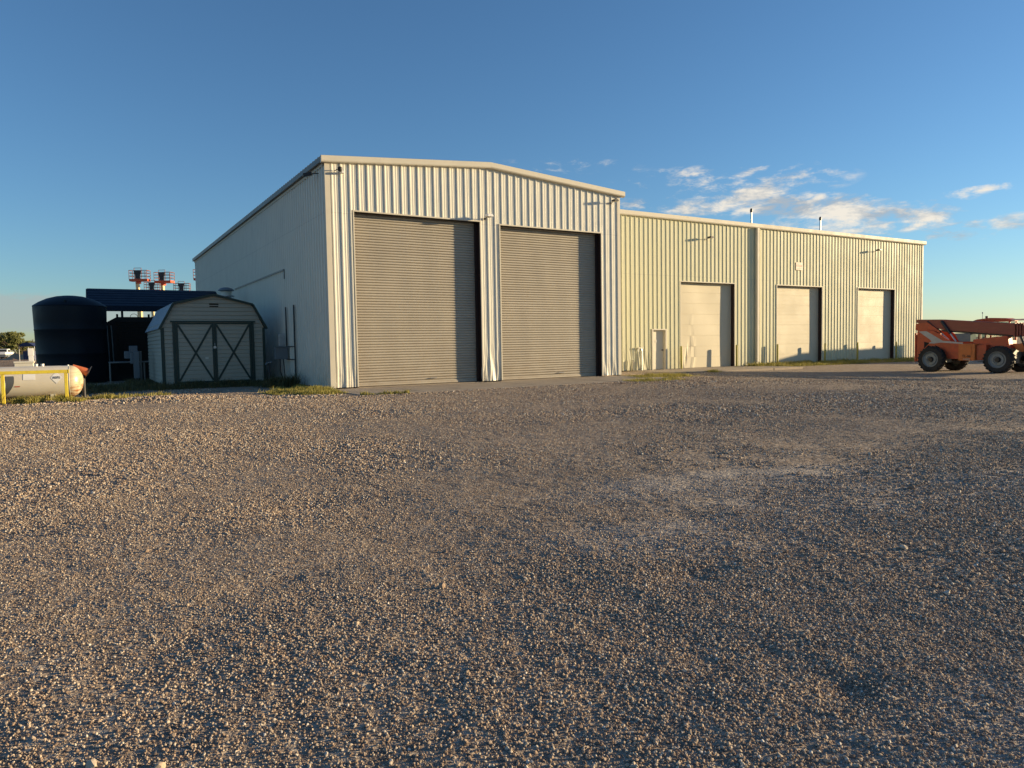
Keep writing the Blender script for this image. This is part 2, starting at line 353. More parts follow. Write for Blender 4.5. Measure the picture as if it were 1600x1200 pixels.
angs = np.concatenate([fine_a, coarse_a]) + va
rr, aa = np.meshgrid(rings, angs[:], indexing='ij')
GX = rr * np.sin(aa); GY = rr * np.cos(aa); GZ = gz(GX, GY)
nr, na = rr.shape
verts = np.stack([GX, GY, GZ], -1).reshape(-1, 3)
idx = np.arange(nr * na).reshape(nr, na); nxt = np.roll(idx, -1, axis=1)
quads = np.stack([idx[:-1], idx[1:], nxt[1:], nxt[:-1]], -1).reshape(-1, 4)
me = bpy.data.meshes.new('ground')
centre = len(verts); verts = np.vstack([verts, [[0, 0, -0.01]]])
me.vertices.add(len(verts)); me.vertices.foreach_set('co', verts.ravel())
nq = len(quads); tri = np.stack([np.full(na, centre), idx[0], nxt[0]], -1)
me.loops.add(nq * 4 + na * 3); me.loops.foreach_set('vertex_index', np.concatenate([quads.ravel(), tri.ravel()]))
me.polygons.add(nq + na)
me.polygons.foreach_set('loop_start', np.concatenate([np.arange(nq) * 4, nq * 4 + np.arange(na) * 3]))
me.polygons.foreach_set('loop_total', np.concatenate([np.full(nq, 4), np.full(na, 3)]))
me.polygons.foreach_set('use_smooth', np.ones(nq + na, bool)); me.update(); me.validate()
# (x, y, half-length, half-width, angle) of the dusty worn patches and wheel tracks
PATCHES = [(7.2, 3.4, 4.0, 0.9, -0.30), (3.9, 3.7, 1.6, 0.7, -0.3), (5.6, 5.0, 2.6, 0.8, -0.25), (2.9, 1.2, 1.0, 0.45, -0.2)]
def ground_mat():
    m = bpy.data.materials.new('gravel_ground'); g = NG(nodes_of(m))
    out = g.n('ShaderNodeOutputMaterial'); b = g.n('ShaderNodeBsdfPrincipled'); g.l(b.outputs[0], out.inputs[0])
    b.inputs['Roughness'].default_value = 0.95; b.inputs['Specular IOR Level'].default_value = 0.2
    v = g.n('ShaderNodeNewGeometry').outputs['Position']
    big = g.noise(v, 0.22, 5, 0.6, 0.3); mid = g.noise(v, 2.2, 6, 0.7)
    vo = g.n('ShaderNodeTexVoronoi'); g.l(v, vo.inputs['Vector']); vo.inputs['Scale'].default_value = 38
    vo2 = g.n('ShaderNodeTexVoronoi'); g.l(v, vo2.inputs['Vector']); vo2.inputs['Scale'].default_value = 15
    s1 = g.n('ShaderNodeSeparateColor'); g.l(vo.outputs['Color'], s1.inputs[0]); s2 = g.n('ShaderNodeSeparateColor'); g.l(vo2.outputs['Color'], s2.inputs[0])
    base = g.ramp(g.mr(mid, 0.25, 0.75), [(0, (0.20, 0.142, 0.102)), (0.5, (0.29, 0.21, 0.15)), (1, (0.36, 0.275, 0.20))])
    stone = g.ramp(s1.outputs[0], [(0, (0.11, 0.088, 0.07)), (0.3, (0.24, 0.185, 0.14)), (0.6, (0.38, 0.305, 0.235)), (0.85, (0.52, 0.44, 0.34)), (1, (0.66, 0.60, 0.50))])
    c = g.mix(0.6, base, stone)
    stone2 = g.ramp(s2.outputs[1], [(0, (0.13, 0.105, 0.09)), (0.7, (0.27, 0.22, 0.18)), (1, (0.44, 0.39, 0.33))])
    c = g.mix(0.3, c, stone2)
    # pale powdery patches of caliche
    def patchn(cx, cy, rx, ry, ang):
        mp = g.n('ShaderNodeMapping'); mp.vector_type = 'TEXTURE'; g.l(v, mp.inputs[0]); mp.inputs['Location'].default_value = (cx, cy, 0); mp.inputs['Rotation'].default_value = (0, 0, ang); mp.inputs['Scale'].default_value = (rx, ry, 1000)
        return g.m('SUBTRACT', 1.0, g.m('POWER', g.vm('LENGTH', mp.outputs[0]) if False else length(mp.outputs[0]), 2.0), clamp=True)
    def length(vv):
        nd = g.n('ShaderNodeVectorMath', operation='LENGTH'); g.l(vv, nd.inputs[0]); return nd.outputs['Value']
    pt_ = None
    for q in PATCHES:
        pv = patchn(*q); pt_ = pv if pt_ is None else g.m('MAXIMUM', pt_, pv)
    dusty = g.m('MULTIPLY', g.mr(g.m('ADD', g.m('MULTIPLY', pt_, 0.7), g.noise(v, 1.1, 5, 0.65)), 0.55, 1.05, 0, 1, True), g.mr(pt_, 0, 0.15))
    pale = g.m('MULTIPLY', g.mr(big, 0.55, 0.70, 0, 1, True), g.mr(mid, 0.35, 0.7))
    c = g.mix(g.m('MULTIPLY', g.m('MAXIMUM', g.m('MULTIPLY', pale, 0.6), dusty), 0.45), c, (0.44, 0.41, 0.37))
    # bare soil far away beyond the yard
    ln = g.vm('LENGTH', v) if False else None
    sp = g.n('ShaderNodeSeparateXYZ'); g.l(v, sp.inputs[0])
    far = g.mr(sp.outputs[1], 45, 70, 0, 1, True)
    c = g.mix(far, c, g.mix(g.noise(v, 0.06, 4, 0.6), (0.30, 0.21, 0.14), (0.40, 0.29, 0.20)))
    g.l(c, b.inputs['Base Color'])
    h = g.m('ADD', g.m('MULTIPLY', g.noise(v, 9, 4, 0.7), 2.2), g.m('MULTIPLY', vo.outputs['Distance'], -0.55)); h = g.m('ADD', h, g.m('ADD', g.m('MULTIPLY', vo2.outputs['Distance'], -0.5), g.m('MULTIPLY', g.noise(v, 70, 3, 0.7), 0.5))); h = g.m('ADD', h, g.m('MULTIPLY', g.m('MULTIPLY', g.noise(v, 1.6, 5, 0.75), far), 30.0))
    bp = g.n('ShaderNodeBump'); bp.inputs['Strength'].default_value = 1.0; bp.inputs['Distance'].default_value = 0.022
    g.l(h, bp.inputs['Height']); g.l(bp.outputs[0], b.inputs['Normal'])
    return m
me.materials.append(ground_mat())
go = bpy.data.objects.new('ground', me); scene.collection.objects.link(go); tag(go, kind='structure')

# stones: instances of eight chipped stone shapes scattered over the yard (uncountable -> stuff)
def stone_mat():
    m = bpy.data.materials.new('crushed_stone'); g = NG(nodes_of(m))
    out = g.n('ShaderNodeOutputMaterial'); b = g.n('ShaderNodeBsdfPrincipled'); g.l(b.outputs[0], out.inputs[0]); b.inputs['Roughness'].default_value = 0.9
    b.inputs['Specular IOR Level'].default_value = 0.25
    oi = g.n('ShaderNodeObjectInfo')
    c = g.ramp(oi.outputs['Random'], [(0, (0.20, 0.14, 0.10)), (0.25, (0.34, 0.24, 0.17)), (0.5, (0.47, 0.355, 0.25)), (0.78, (0.56, 0.45, 0.33)), (0.95, (0.62, 0.54, 0.43)), (1, (0.76, 0.71, 0.63))])
    v = g.n('ShaderNodeTexCoord').outputs['Object']
    c = g.mix(g.m('MULTIPLY', g.noise(v, 1.2, 3, 0.7), 0.5), c, (0.14, 0.11, 0.09))
    g.l(c, b.inputs['Base Color']); return m
sm = stone_mat()
stone_coll = bpy.data.collections.new('stone_shapes')
import bmesh
for k in range(8):
    bm = bmesh.new(); bmesh.ops.create_icosphere(bm, subdivisions=1 if k < 4 else 2, radius=1.0)
    sq = Vector((1, random.uniform(0.6, 0.95), random.uniform(0.55, 0.92)))
    cuts = [(Vector((random.gauss(0, 1), random.gauss(0, 1), random.gauss(0, 1))).normalized(), random.uniform(0.55, 0.85)) for _ in range(6)]
    for v in bm.verts:
        p = v.co * random.uniform(0.85, 1.12)
        for n_, d_ in cuts:
            t = p.dot(n_)
            if t > d_: p -= n_ * (t - d_)
        v.co = Vector((p.x * sq.x, p.y * sq.y, p.z * sq.z))
    sme = bpy.data.meshes.new('stone'); bm.to_mesh(sme); bm.free(); sme.materials.append(sm)
    stone_coll.objects.link(bpy.data.objects.new('stone', sme))
def scatter(rlo, rhi, dens, smin, smax, half=52):
    n = int(dens * (rhi ** 2 - rlo ** 2) * R(half))
    r = np.sqrt(rng.uniform(rlo ** 2, rhi ** 2, n)); a = va + rng.uniform(-R(half), R(half), n)
    X = r * np.sin(a); Y = r * np.cos(a)
    S = smin * (smax / smin) ** (rng.uniform(0, 1, n) ** 2.4)
    pm = np.zeros(n)
    for (cx, cy, rx, ry, an) in PATCHES:
        dx, dy = X - cx, Y - cy; u_ = (dx * math.cos(an) + dy * math.sin(an)) / rx; w_ = (-dx * math.sin(an) + dy * math.cos(an)) / ry
        pm = np.maximum(pm, np.clip(1 - u_ ** 2 - w_ ** 2, 0, 1))
    # clumps and bare spots
    cl = vnoise(X / 0.9, Y / 0.9, 21) + 0.6 * vnoise(X / 0.3, Y / 0.3, 22) + 0.8 * vnoise(X / 3.0, Y / 3.0, 23) + 0.5 * vnoise(X / 7.0, Y / 7.0, 24) - 0.42 * pm
    k = rng.uniform(-0.95, 0.4, n) < cl
    S = S * np.clip(1 + 0.9 * vnoise(X / 1.6 + 3, Y / 1.6, 25), 0.6, 1.5)
    k &= ~((Y > 19.7 + 0.5 * vnoise(X / 0.8, X * 0, 31)) & (X > 6.2) & (X < 20.2))
    k &= ~((Y > 24.9) & (X > 19)) & ~((Y > 25.5) & (X > 4.0)) & (Y < 32)
    return X[k], Y[k], S[k]
parts_ = [scatter(2.0, 4.5, 18000, 0.0023, 0.0100), scatter(4.5, 8.0, 7800, 0.0033, 0.0115), scatter(8.0, 14.0, 2100, 0.0060, 0.016), scatter(14.0, 22.0, 600, 0.010, 0.022), scatter(22.0, 36.0, 150, 0.014, 0.03), scatter(2.2, 24.0, 2.2, 0.014, 0.034)]
SX, SY, SS = [np.concatenate([p[i] for p in parts_]) for i in range(3)]
# spilled stones: heap in front of the shed, rubble at the corner, slab edges
def patch(cx, cy, sx, sy, n, smin, smax):
    global SX, SY, SS
    SX = np.concatenate([SX, rng.normal(cx, sx, n)]); SY = np.concatenate([SY, rng.normal(cy, sy, n)]); SS = np.concatenate([SS, rng.uniform(smin, smax, n)])
patch(1.9, 22.2, 0.8, 0.4, 900, 0.012, 0.045); patch(3.5, 21.5, 1.2, 0.4, 350, 0.012, 0.04); patch(5.6, 20.6, 0.5, 0.3, 260, 0.015, 0.05)
patch(-0.3, 23.3, 1.3, 0.4, 700, 0.012, 0.04); patch(18.6, 19.4, 1.0, 0.25, 350, 0.015, 0.04)
n = 2200; SX = np.concatenate([SX, rng.uniform(6.4, 20, n)]); SY = np.concatenate([SY, rng.normal(19.55, 0.12, n)]); SS = np.concatenate([SS, rng.uniform(0.010, 0.03, n)])
SZ = gz(SX, SY) + SS * 0.3
pme = bpy.data.meshes.new('gravel'); pme.vertices.add(len(SX)); pme.vertices.foreach_set('co', np.stack([SX, SY, SZ], -1).ravel())
at = pme.attributes.new('s', 'FLOAT', 'POINT'); at.data.foreach_set('value', SS)
ro = np.stack([rng.uniform(-0.5, 0.5, len(SX)), rng.uniform(-0.5, 0.5, len(SX)), rng.uniform(0, 6.28, len(SX))], -1)
at = pme.attributes.new('rot', 'FLOAT_VECTOR', 'POINT'); at.data.foreach_set('vector', ro.ravel())
at = pme.attributes.new('pick', 'INT', 'POINT'); at.data.foreach_set('value', rng.integers(0, 8, len(SX)).astype(np.int32))
grv = bpy.data.objects.new('gravel', pme); scene.collection.objects.link(grv); tag(grv, kind='stuff', label='loose crushed stone covering the whole yard', cat='gravel')
gn = bpy.data.node_groups.new('scatter_stones', 'GeometryNodeTree')
gn.interface.new_socket('Geometry', in_out='INPUT', socket_type='NodeSocketGeometry'); gn.interface.new_socket('Geometry', in_out='OUTPUT', socket_type='NodeSocketGeometry')
gi = gn.nodes.new('NodeGroupInput'); gout = gn.nodes.new('NodeGroupOutput'); iop = gn.nodes.new('GeometryNodeInstanceOnPoints'); ci = gn.nodes.new('GeometryNodeCollectionInfo')
ci.inputs['Collection'].default_value = stone_coll; ci.inputs['Separate Children'].default_value = True; ci.inputs['Reset Children'].default_value = True
def attr(nm, ty):
    a = gn.nodes.new('GeometryNodeInputNamedAttribute'); a.data_type = ty; a.inputs[0].default_value = nm
    return [q for q in a.outputs if q.enabled][0]
gn.links.new(gi.outputs[0], iop.inputs['Points']); gn.links.new(ci.outputs[0], iop.inputs['Instance']); iop.inputs['Pick Instance'].default_value = True
gn.links.new(attr('pick', 'INT'), iop.inputs['Instance Index']); gn.links.new(attr('rot', 'FLOAT_VECTOR'), iop.inputs['Rotation']); gn.links.new(attr('s', 'FLOAT'), iop.inputs['Scale'])
gn.links.new(iop.outputs[0], gout.inputs[0])
mod = grv.modifiers.new('scatter', 'NODES'); mod.node_group = gn

# concrete aprons
def slab(name, x0, x1, y0, y1, z, th, jx):
    b = MB(); xs = [x0] + jx + [x1]
    for a, c in zip(xs[:-1], xs[1:]):
        b.prism([(a + 0.012, y0 + random.uniform(-.05, .05)), (c - 0.012, y0 + random.uniform(-.05, .05)), (c - 0.012, y1), (a + 0.012, y1)], 'Z', z - th, z + random.uniform(-.004, .004))
    o = b.build(name, 'conc', bevel=0.01); tag(o, kind='structure'); return o
slab('concrete_apron', 6.9, 19.4, 19.75, 23.36, 0.012, 0.2, [8.9, 10.4, 13.2, 16.2])
slab('concrete_apron', 24.2, 33.6, 25.3, 28.78, -0.085, 0.2, [27.0, 31.2])
slab('concrete_apron', 35.4, 40.5, 27.1, 28.78, -0.085, 0.2, [38]); slab('concrete_apron', 43, 51.5, 27.0, 28.78, -0.085, 0.2, [47])

# ------------------------------------------------------------------ buildings
P = 0.3048
def rib_profile(x0, x1, xr, depth=0.033):
    """(x, outward) points of an R-panel wall; ribs centred on xr + k*P"""
    k0 = math.ceil((x0 - xr) / P - 0.5); pts = []; k = k0 - 1
    while True:
        c = xr + k * P
        if c - 0.1 > x1: break
        pts += [(c - 0.042, 0), (c - 0.018, depth), (c + 0.018, depth), (c + 0.042, 0),
                (c + 0.100, 0), (c + 0.108, 0.005), (c + 0.124, 0.005), (c + 0.132, 0), (c + 0.174, 0), (c + 0.182, 0.005), (c + 0.198, 0.005), (c + 0.206, 0)]
        k += 1
    q = [p for p in pts if x0 < p[0] < x1]
    return [(x0, 0)] + q + [(x1, 0)]
def ribbed_wall(prof, ztop, zbot, openings, place, dent=None, extra=()):
    """vertical strips between profile points; openings = (x0, x1, z0, z1)"""
    cuts = sorted(set([o[0] for o in openings] + [o[1] for o in openings]))
    pts = list(prof)
    for c in cuts:
        for (a, b) in zip(pts[:-1], pts[1:]):
            if a[0] < c < b[0]:
                t = (c - a[0]) / (b[0] - a[0]); pts.insert(pts.index(b), (c, a[1] + (b[1] - a[1]) * t)); break
    mb = MB()
    for a, b in zip(pts[:-1], pts[1:]):
        if b[0] - a[0] < 1e-5: continue
        mx = (a[0] + b[0]) / 2; z0a = z0b = zbot(mx) if callable(zbot) else zbot
        segs = [(z0a, None)]
        for o in openings:
            if o[0] < mx < o[1]: segs = [(o[3], None)] if o[2] <= z0a + 0.01 else [(z0a, o[2]), (o[3], None)]
        for lo, hi in segs:
            za, zb = (ztop(a[0]), ztop(b[0])) if hi is None else (hi, hi)
            zs = [lo]
            if dent and dent.covers(mx):
                zz = lo + 0.08
                while zz < 2.6: zs.append(zz); zz += 0.08
            col = []
            for z in zs: col.append((z, z))
            col.append((za, zb))
            for (p0, p1) in zip(col[:-1], col[1:]):
                q = []
                for (X, D, z) in ((a[0], a[1], p0[0]), (b[0], b[1], p0[1]), (b[0], b[1], p1[1]), (a[0], a[1], p1[0])):
                    if dent and dent.covers(mx) : X, D, z = dent(X, D, z)
                    q.append(place(X, D, z))
                mb.add(q, [(0, 1, 2, 3)])
    return mb
class Dent:
    """crumpled lower edges of the sheet where vehicles have hit it"""
    def __init__(s, zones): s.z = zones
    def covers(s, x): return any(a <= x <= b for a, b, *_ in s.z)
    def __call__(s, x, d, z):
        for a, b, amp, ht, seed in s.z:
            if a <= x <= b and z < ht:
                t = (1 - z / ht) ** 1.2
                rib = d * (1 - 0.55 * t * (0.5 + 0.5 * math.sin(seed + x * 7)))
                d = rib + amp * t * (math.sin(x * 9 + z * 2.3 + seed) * 0.6 + math.sin(x * 23 + z * 5 + seed * 2) * 0.35)
                x = x + amp * 0.5 * t * math.sin(z * 6 + seed + x * 3)
        return x, d, z

XL, XR, Y1, LEN = 7.12, 19.31, 23.38, 30.0
HE, HR = 7.36, 7.83; XM = (XL + XR) / 2
main = thing('metal_workshop', (XM, Y1, 0), 'tall gabled metal workshop with two big taupe roll-up doors', 'workshop building')
zt = lambda x: HE + (HR - HE) * (1 - abs(x - XM) / (XM - XL))
DO = [(8.04, 12.77, 0.03, 5.86), (13.63, 18.34, 0.03, 5.80)]
dn = Dent([(7.12, 8.05, 0.012, 1.0, 1.3), (12.77, 13.63, 0.034, 1.75, 2.1), (18.34, 19.31, 0.03, 0.8, 4.0)])
fw = ribbed_wall(rib_profile(XL + 0.1, XR - 0.08, 7.326), zt, 0.045, [(a, b, -1, d) for a, b, c, d in DO], lambda x, d, z: (x, Y1 - d, z), dn)
fo = fw.build('front_wall', 'wall', main)
sw = ribbed_wall(rib_profile(Y1 + 0.1, Y1 + LEN, Y1 + 0.2), lambda y: HE + 0.05, 0.03, [], lambda y, d, z: (XL - d * 1.7, y, z))
sw.build('side_wall', 'wall', main)
b = MB(); b.add([(XR, Y1, 0), (XR, Y1 + LEN, 0), (XR, Y1 + LEN, HE), (XR, Y1, HE)], [(0, 1, 2, 3)]); b.build('side_wall', 'wall', main)
b = MB(); b.add([(XL, Y1 + LEN, 0), (XR, Y1 + LEN, 0), (XR, Y1 + LEN, HE), (XM, Y1 + LEN, HR), (XL, Y1 + LEN, HE)], [(0, 1, 2, 3, 4)]); b.build('back_wall', 'wall', main)
# corrugated roof
b = MB(); ys = []; y = Y1 - 0.13
while y < Y1 + LEN + 0.1:
    ys += [(y, 0), (y + 0.025, 0.035), (y + 0.06, 0.035), (y + 0.085, 0)]; y += P
for (ya, da), (yb, db) in zip(ys[:-1], ys[1:]):
    for xs_ in ((XL - 0.16, XM), (XM, XR + 0.16)):
        q = []
        for (xx, yy, dd) in ((xs_[0], ya, da), (xs_[1], ya, da), (xs_[1], yb, db), (xs_[0], yb, db)):
            base = HE + 0.18 + (HR - HE) * (1 - abs(xx - XM) / (XM - XL)); q.append((xx, yy, base + dd))
        b.add(q, [(0, 1, 2, 3)])
b.build('roof', 'roof', main)
# gable (rake) trim: folded flashing
def rake(xa, za, xb, zb):
    b = MB(); pr = [(0.0, -0.02), (0.0, 0.185), (-0.10, 0.20), (-0.165, 0.195), (-0.17, 0.03), (-0.15, -0.005), (-0.06, -0.02)]
    vs = [(xa, Y1 + 0.0 + p[0], za + p[1]) for p in pr] + [(xb, Y1 + p[0], zb + p[1]) for p in pr]; n = len(pr)
    b.add(vs, [(i, i + n, (i + 1) % n + n, (i + 1) % n) for i in range(n)] + [tuple(range(n)), tuple(range(2 * n - 1, n - 1, -1))]); return b
rake(XL - 0.16, zt(XL) - 0.012, XM - 0.002, HR).build('gable_trim', 'trim', main)
rake(XM + 0.002, HR, XR + 0.2, zt(XR) - 0.012).build('gable_trim', 'trim', main)
# eave trim down the shaded side: dark fascia with a pale flashing beneath
b = MB(); b.box(XL - 0.17, XL - 0.05, Y1 + 0.005, Y1 + LEN, HE - 0.0, HE + 0.17); b.build('eave_gutter', 'sidetrim', main)
b = MB(); b.box(XL - 0.06, XL - 0.034, Y1 + 0.08, Y1 + LEN, HE - 0.09, HE - 0.003); b.build('eave_flashing', 'trim', main)
b = MB(); b.box(XL - 0.035, XL + 0.14, Y1 - 0.036, Y1 - 0.004, 0.03, HE - 0.03); b.box(XL - 0.036, XL - 0.004, Y1 - 0.003, Y1 + 0.12, 0.03, HE - 0.1); b.build('corner_trim', 'trim', main, bevel=0.004)
b = MB(); b.box(XR - 0.12, XR + 0.03, Y1 - 0.036, Y1 - 0.004, 0.05, HE - 0.03); b.build('corner_trim', 'trim', main, bevel=0.004)

REC = 0.285
def rollup(x0, x1, z0, z1):
    d = MB(); pitch = 0.0915; n = int((z1 - z0) / pitch) + 1; nx = 24
    y = Y1 + REC
    prof = [(0.0, 0.022), (0.12, 0.022), (0.18, -0.012), (0.42, -0.026), (0.68, -0.024), (0.92, -0.004)]
    zz = []
    for k in range(n):
        for t, dy in prof: zz.append((z0 + 0.05 + (k + t) * pitch, dy))
    zz = [q for q in zz if q[0] < z1 + 0.05]
    xs = [x0 + (x1 - x0) * i / nx for i in range(nx + 1)]
    vs = [(x, y + dy + 0.0015 * math.sin(i * 1.3 + z * 0.8), z) for z, dy in zz for i, x in enumerate(xs)]
    fs = [(r * (nx + 1) + i, r * (nx + 1) + i + 1, (r + 1) * (nx + 1) + i + 1, (r + 1) * (nx + 1) + i) for r in range(len(zz) - 1) for i in range(nx)]
    d.add(vs, fs); o = d.build('roll_up_door', 'slat', main)
    bb = MB().box(x0 + 0.02, x1 - 0.02, y - 0.035, y + 0.03, z0 + 0.01, z0 + 0.075); bb.build('bottom_bar', 'slat', o, bevel=0.006)
    xm = (x0 + x1) / 2 + 0.5
    MB().tube([(xm - 0.12, y - 0.035, z0 + 0.2), (xm - 0.12, y - 0.075, z0 + 0.2), (xm + 0.12, y - 0.075, z0 + 0.2), (xm + 0.12, y - 0.035, z0 + 0.2)], 0.012, 8).build('lift_handle', 'galv', o)
    return o
for (x0, x1, z0, z1) in DO:
    o = rollup(x0, x1, z0, z1)
    for sx, ex in ((x0, x0 - 0.045), (x1, x1 + 0.045)):     # jambs (rusty red steel) and pale edge trims
        a, c = sorted((sx, sx + (0.004 if sx == x0 else -0.004)))
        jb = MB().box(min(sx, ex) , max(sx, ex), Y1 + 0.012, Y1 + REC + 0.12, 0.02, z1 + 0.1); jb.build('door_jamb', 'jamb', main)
        tr = MB().box(min(sx, ex) + (0.0 if sx == x0 else 0.0), max(sx, ex), Y1 - 0.038, Y1 + 0.010, 0.05, z1 - 0.0); tr.build('jamb_trim', 'trim', main, bevel=0.004)
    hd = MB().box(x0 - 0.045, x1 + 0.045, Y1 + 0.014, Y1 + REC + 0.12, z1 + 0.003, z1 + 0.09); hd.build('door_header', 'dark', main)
    tr = MB().box(x0 - 0.045, x1 + 0.045, Y1 - 0.038, Y1 + 0.010, z1 + 0.002, z1 + 0.05); tr.build('header_trim', 'trim', main, bevel=0.004)
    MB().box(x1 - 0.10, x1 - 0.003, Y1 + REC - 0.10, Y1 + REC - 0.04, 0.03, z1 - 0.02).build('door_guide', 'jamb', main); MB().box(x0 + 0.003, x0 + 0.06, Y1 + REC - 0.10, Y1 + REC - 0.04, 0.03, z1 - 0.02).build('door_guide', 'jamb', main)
    sk = MB().box(x0 - 0.05, x1 + 0.05, Y1 + 0.05, Y1 + REC + 0.3, -0.1, 0.022); sk.build('door_sill', 'conc', main)
# wall lamps and cameras on the workshop
def shoebox_lamp(parent, x, y, z, white=False, s=1.0, out=(0, -1)):
    arm = MB().cyl((x, y, z), (x + out[0] * 0.30 * s + 0.05 * out[1] * 0, y + out[1] * 0.30 * s, z + 0.07 * s), 0.022 * s, n=8)
    arm.box(x - 0.06 * s, x + 0.06 * s, y - 0.035 - 0.02 * abs(out[0]), y + 0.0, z - 0.06 * s, z + 0.06 * s)
    o = arm.build('lamp_arm', 'black', parent)
    hx, hy = x + out[0] * 0.45 * s, y + out[1] * 0.45 * s
    h = MB().prism([(-0.20, 0.0), (-0.12, 0.10), (0.12, 0.10), (0.20, 0.0), (0.16, -0.04), (-0.16, -0.04)], 'Y', hy - 0.20 * s, hy + 0.16 * s)
    h.v = [(hx + vx * s, vy, z + 0.08 * s + vz * s) for vx, vy, vz in h.v]
    h.build('lamp_head', 'white' if white else 'black', parent, bevel=0.01)
    ln = MB().box(hx - 0.12 * s, hx + 0.12 * s, hy - 0.16 * s, hy + 0.12 * s, z + 0.02 * s, z + 0.038 * s); ln.build('lamp_lens', 'pale', parent)
shoebox_lamp(main, 12.98, Y1 - 0.03, 5.98, white=True, s=0.68)
shoebox_lamp(main, 18.86, Y1 - 0.03, 7.05, s=0.6)
def camera_box(parent, x, y, z, ox, oy):
    b = MB().bar((x, y, z), (x + ox * 0.25, y + oy * 0.25, z - 0.03), 0.03, 0.03); b.build('camera_bracket', 'black', parent)
    b = MB().bar((x + ox * 0.22, y + oy * 0.22, z - 0.02), (x + ox * 0.50, y + oy * 0.50, z - 0.10), 0.12, 0.11); b.build('security_camera', 'black', parent, bevel=0.015)
camera_box(main, XL - 0.03, 24.0, 7.14, -1, 0.15)
b = MB().cyl((7.42, Y1 - 0.02, 7.12), (7.50, Y1 - 0.22, 7.16), 0.015, n=8); b.build('camera_bracket', 'black', main)
b = MB().lathe([(0.0, -0.10), (0.05, -0.09), (0.075, -0.04), (0.08, 0.03), (0.055, 0.06), (0, 0.065)], (7.53, Y1 - 0.27, 7.15), n=16); b.build('dome_camera', 'black', main, smooth=True)
b = MB().box(7.60, 7.70, Y1 - 0.20, Y1 - 0.05, 7.04, 7.11); b.build('floodlight', 'white', main, bevel=0.01)
# long horizontal flashing across the shaded wall
b = MB().box(XL - 0.075, XL - 0.034, 29.0, 39.2, 4.42, 4.48); b.box(XL - 0.07, XL - 0.034, 28.95, 29.0, 4.1, 4.48); b.build('wall_flashing', 'sidetrim', main)

# electrical service on the shaded wall
es = thing('electrical_service', (6.9, 28.4, 0), 'grey disconnect box and dark conduits on the shaded workshop side wall', 'electrical box')
b = MB().tube([(7.02, 28.72, 1.40), (7.02, 28.72, 2.98)], 0.025); b.build('conduit', 'black', es)
b = MB().tube([(7.02, 27.5, 0.0), (7.02, 27.5, 3.0)], 0.028); b.build('conduit', 'black', es)
b = MB().tube([(7.02, 28.8, 1.44), (7.02, 27.5, 1.44)], 0.02); b.tube([(7.02, 28.8, 0.95), (7.02, 27.5, 0.95)], 0.02); b.build('strut', 'black', es)
b = MB().box(6.52, 7.0, 28.50, 28.75, 0.96, 1.42); b.build('disconnect_box', 'grey', es, bevel=0.012)
b = MB().box(6.50, 7.02, 28.46, 28.78, 1.421, 1.45); b.build('box_hood', 'grey', es)
b = MB().tube([(6.72, 28.62, 0.96), (6.72, 28.62, 0.5), (6.85, 28.62, 0.0)], 0.022); b.tube([(6.85, 28.62, 0.96), (6.9, 28.6, 0.0)], 0.018); b.build('flexible_conduit', 'black', es)
b = MB().box(6.7, 6.95, 28.65, 28.8, 1.46, 1.95); b.build('meter_can', 'galv', es, bevel=0.02)

# ---- annex
XA0, XA1, Y2, HA = 19.33, 51.15, 28.83, 7.86
annex = thing('metal_annex', (35, Y2, 0), 'long low metal annex with three beige overhead doors and a personnel door', 'workshop building')
AD = [(28.02, 32.18, -0.085, 4.60), (35.80, 40.02, -0.085, 4.62), (43.70, 47.78, -0.085, 4.66)]
PD = (26.0, 26.92, -0.085, 2.0)
dn2 = Dent([(24.0, 26.0, 0.03, 1.1, 0.6), (40.0, 43.7, 0.012, 0.8, 2.0)])
aw = ribbed_wall(rib_profile(XA0, XA1 - 0.06, 23.976 + 0.0), lambda x: HA, -0.07, [(a, b_, -1, d) for a, b_, c, d in AD] + [(PD[0], PD[1], -1, PD[3])], lambda x, d, z: (x, Y2 - d, z), dn2)
aw.build('front_wall', 'wall2', annex)
b = MB(); b.add([(XA1, Y2, -0.1), (XA1, Y2 + 18, -0.1), (XA1, Y2 + 18, 7.3), (XA1, Y2, HA)], [(0, 1, 2, 3)]); b.add([(XA0, Y2 + 18, -0.1), (XA1, Y2 + 18, -0.1), (XA1, Y2 + 18, 7.3), (XA0, Y2 + 18, 7.3)], [(0, 1, 2, 3)]); b.build('side_wall', 'wall2', annex)
b = MB(); b.add([(XA0, Y2 - 0.05, HA + 0.15), (XA1 + 0.1, Y2 - 0.05, HA + 0.15), (XA1 + 0.1, Y2 + 18, 7.45), (XA0, Y2 + 18, 7.45)], [(0, 1, 2, 3)]); b.build('roof', 'roof', annex)
b = MB(); pr = [(0.06, 0.0), (0.06, 0.22), (-0.06, 0.25), (-0.16, 0.24), (-0.16, 0.05), (-0.13, 0.0)]
n = len(pr); b.add([(XA0, Y2 + p[0], HA + p[1]) for p in pr] + [(XA1 + 0.16, Y2 + p[0], HA + p[1]) for p in pr], [(i, i + n, (i + 1) % n + n, (i + 1) % n) for i in range(n)] + [tuple(range(n)), tuple(range(2 * n - 1, n - 1, -1))])
b.build('eave_gutter', 'trim', annex)
b = MB().box(XA1 - 0.14, XA1 + 0.02, Y2 - 0.036, Y2 - 0.003, -0.06, HA - 0.005); b.build('corner_trim', 'trim', annex, bevel=0.004)
b = MB().box(33.88, 34.06, Y2 - 0.21, Y2 - 0.036, 0.1, HA - 0.005); b.build('downspout', 'trim', annex, bevel=0.01)
AREC = 0.245
